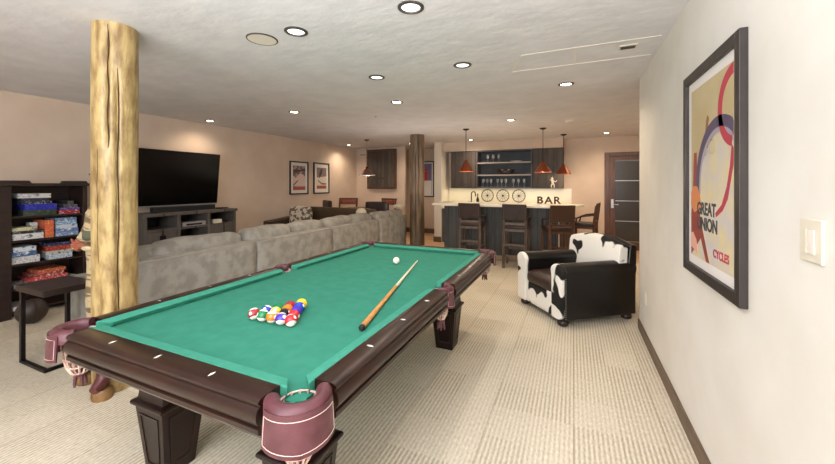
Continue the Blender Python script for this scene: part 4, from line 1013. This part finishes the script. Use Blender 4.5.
# ------------------------------------------------------------------ stools (local: faces +y, back towards -y)
def stool(back_m, wood_m):
    t = thing('bar_stool', (0,0,0), '', 'bar stool', 'bar stools at the counter'); w = .20
    for s in (-1,1):
        b = NB(); tube(b, [(s*(w-.005),-.215,0),(s*(w-.01),-.19,.72),(s*(w-.015),-.235,1.10)], .026, 4); obj('leg', b, wood_m, t)
        b = NB(); tube(b, [(s*(w+.0),.2,0),(s*(w-.01),.18,.70)], .025, 4); obj('leg', b, wood_m, t)
    b = NB(); softbox(b, -w-.02, w+.02, -.2, .24, .70, .77, .03, 6, puff=.03); obj('seat', b, M['darkl'], t, smooth=True, angle=2)
    b = NB(); box(b, -w, w, -.2, .2, .66, .705); obj('seat_frame', b, wood_m, t)
    b = NB(); prism(b, [(-.265,1.15),(-.235,1.15),(-.20,.87),(-.23,.86)], lambda p,q,x: (x,p,q), -w-.01, w+.01); obj('backrest', b, back_m, t, bevel=.01)
    for z, y in ((.80,-.205),):
        b = NB(); box(b, -w+.01, w-.01, y-.01, y+.01, z-.02, z+.02); obj('back_rail', b, wood_m, t)
    for z in (.22,.42):
        b = NB(); box(b, -w+.01, w-.01, -.212, -.19, z-.02, z+.02); obj('stretcher', b, wood_m, t)
    b = NB(); box(b, -w+.01, w-.01, .18, .2, .28, .32); obj('footrest', b, wood_m, t)
    for s in (-1,1):
        b = NB(); box(b, s*w-.01, s*w+.01, -.19, .18, .30, .335); obj('stretcher', b, wood_m, t)
        b = NB(); tube(b, [(s*(w+.02),-.2,.93),(s*(w+.05),-.0,.90),(s*(w+.03),.1,.86),(s*(w+.01),.12,.75)], .016, 6); obj('armrest', b, M['darkl'], t, smooth=True)
    return t
s0 = stool(M['darkl'], M['stoolwood'])
s0.location = (-1.80, 6.72, 0); s0['label'] = 'leftmost dark bar stool seen from behind at the bar'
dup(s0, (-.95, 6.62, 0), 0, 'second dark bar stool from the left, its back to the pool table')
s1 = stool(mat('warm_dark_leather', (74,48,34), .5), M['chairwood'])
s1.location = (-.25, 6.62, 0); s1.rotation_euler = (0,0,math.radians(22)); s1['label'] = 'brown framed bar stool turned slightly left, third from the left at the bar'
dup(s1, (.20, 7.55, 0), math.radians(80), 'brown bar stool at the rounded right end of the bar, seen side on')

# ------------------------------------------------------------------ dining chairs and table
t = thing('dining_table', (-4.95,7.72,0), 'dark high table in the dining corner under the dome pendant', 'table')
b = NB(); lathe(b, [(.001,.86),(.5,.86),(.52,.875),(.52,.895),(.001,.895)], (-4.95,7.72,0), 40, False); obj('tabletop', b, M['blackwood'], t, smooth=True)
b = NB(); lathe(b, [(.28,0),(.28,.03),(.06,.07),(.05,.8),(.14,.86)], (-4.95,7.72,0), 24); obj('pedestal', b, M['blackwood'], t, smooth=True)
def dchair(open_back):
    t = thing('dining_chair', (0,0,0), '', 'chair', 'high chairs in the dining corner'); w = .25
    for s in (-1,1):
        b = NB(); tube(b, [(s*w,.21,0),(s*w,.2,.6),(s*(w+.0),.25,1.08)], .028, 4); obj('leg', b, M['chairwood'], t)
        b = NB(); tube(b, [(s*w,-.2,0),(s*w,-.2,.6)], .026, 4); obj('leg', b, M['chairwood'], t)
    b = NB(); softbox(b, -w-.02, w+.02, -.23, .22, .6, .68, .03, 6, puff=.03); obj('seat', b, M['darkl'], t, smooth=True, angle=2)
    if open_back:
        b = NB(); box(b, -w-.028, w+.028, .235, .275, 1.07, 1.12); obj('top_rail', b, M['chairwood'], t, bevel=.008)
        b = NB(); softbox(b, -w+.02, w-.02, .23, .27, .94, 1.07, .015, 5); obj('back_pad', b, M['redl'], t, smooth=True, angle=2)
    else:
        b = NB(); softbox(b, -w-.03, w+.03, .20, .28, .68, 1.12, .03, 6); obj('backrest', b, M['darkl'], t, smooth=True, angle=2)
    return t
d0 = dchair(True); d0.location = (-5.78,8.15,0); d0.rotation_euler = (0,0,.35); d0['label'] = 'wood framed dining chair with reddish back pad, left of the dome pendant'
dup(d0, (-4.72,8.35,0), -.25, 'wood framed dining chair with reddish back pad, below the square wall cabinet')
d1 = dchair(False); d1.location = (-4.02,7.05,0); d1.rotation_euler = (0,0,PI+.12); d1['label'] = 'dark solid backed dining chair nearest the grey sofa'
dup(d1, (-5.30,7.1,0), PI-.6, 'dark solid backed dining chair turned sideways above the brown sofa')

# ------------------------------------------------------------------ added fill lights
lamp('AREA', 'rear_fill', (-.6,-2.6,1.75), 172, (.91,.95,1), 4.5, rot=(math.radians(84),0,0), sy=1.5)  # added soft fill behind the camera, no window there
lamp('AREA', 'bounce_near', (-.5,-.5,1.75), 132, (.93,.93,1), 1.2, rot=(PI,0,0), sy=1.0)  # added unseen up-light, brightens the near ceiling like a bounced flash
lamp('AREA', 'bounce_far', (-2.6,6.3,1.3), 9, (1,.87,.78), 3.0, rot=(PI,0,0), sy=1.5)  # added unseen up-light that lifts the far ceiling
lamp('AREA', 'under_cabinet_fill', (-1.65,9.0,1.40), 5, (1,.86,.58), 2.8, rot=(0,0,0), sy=.05)  # added soft light onto the backsplash, without a fixture
lamp('AREA', 'corridor_fill', (1.5,7.0,2.5), 22, WARM, .8, rot=(0,0,0))  # added fill for the corridor, no lamp modelled

w = bpy.data.worlds.new('world'); bpy.context.scene.world = w; w.use_nodes = True
w.node_tree.nodes['Background'].inputs[0].default_value = (1,.96,.92,1); w.node_tree.nodes['Background'].inputs[1].default_value = .3
vs = bpy.context.scene.view_settings
vs.view_transform = 'Standard'; vs.look = 'None'; vs.gamma = 1; vs.use_curve_mapping = False; vs.exposure = 0.25
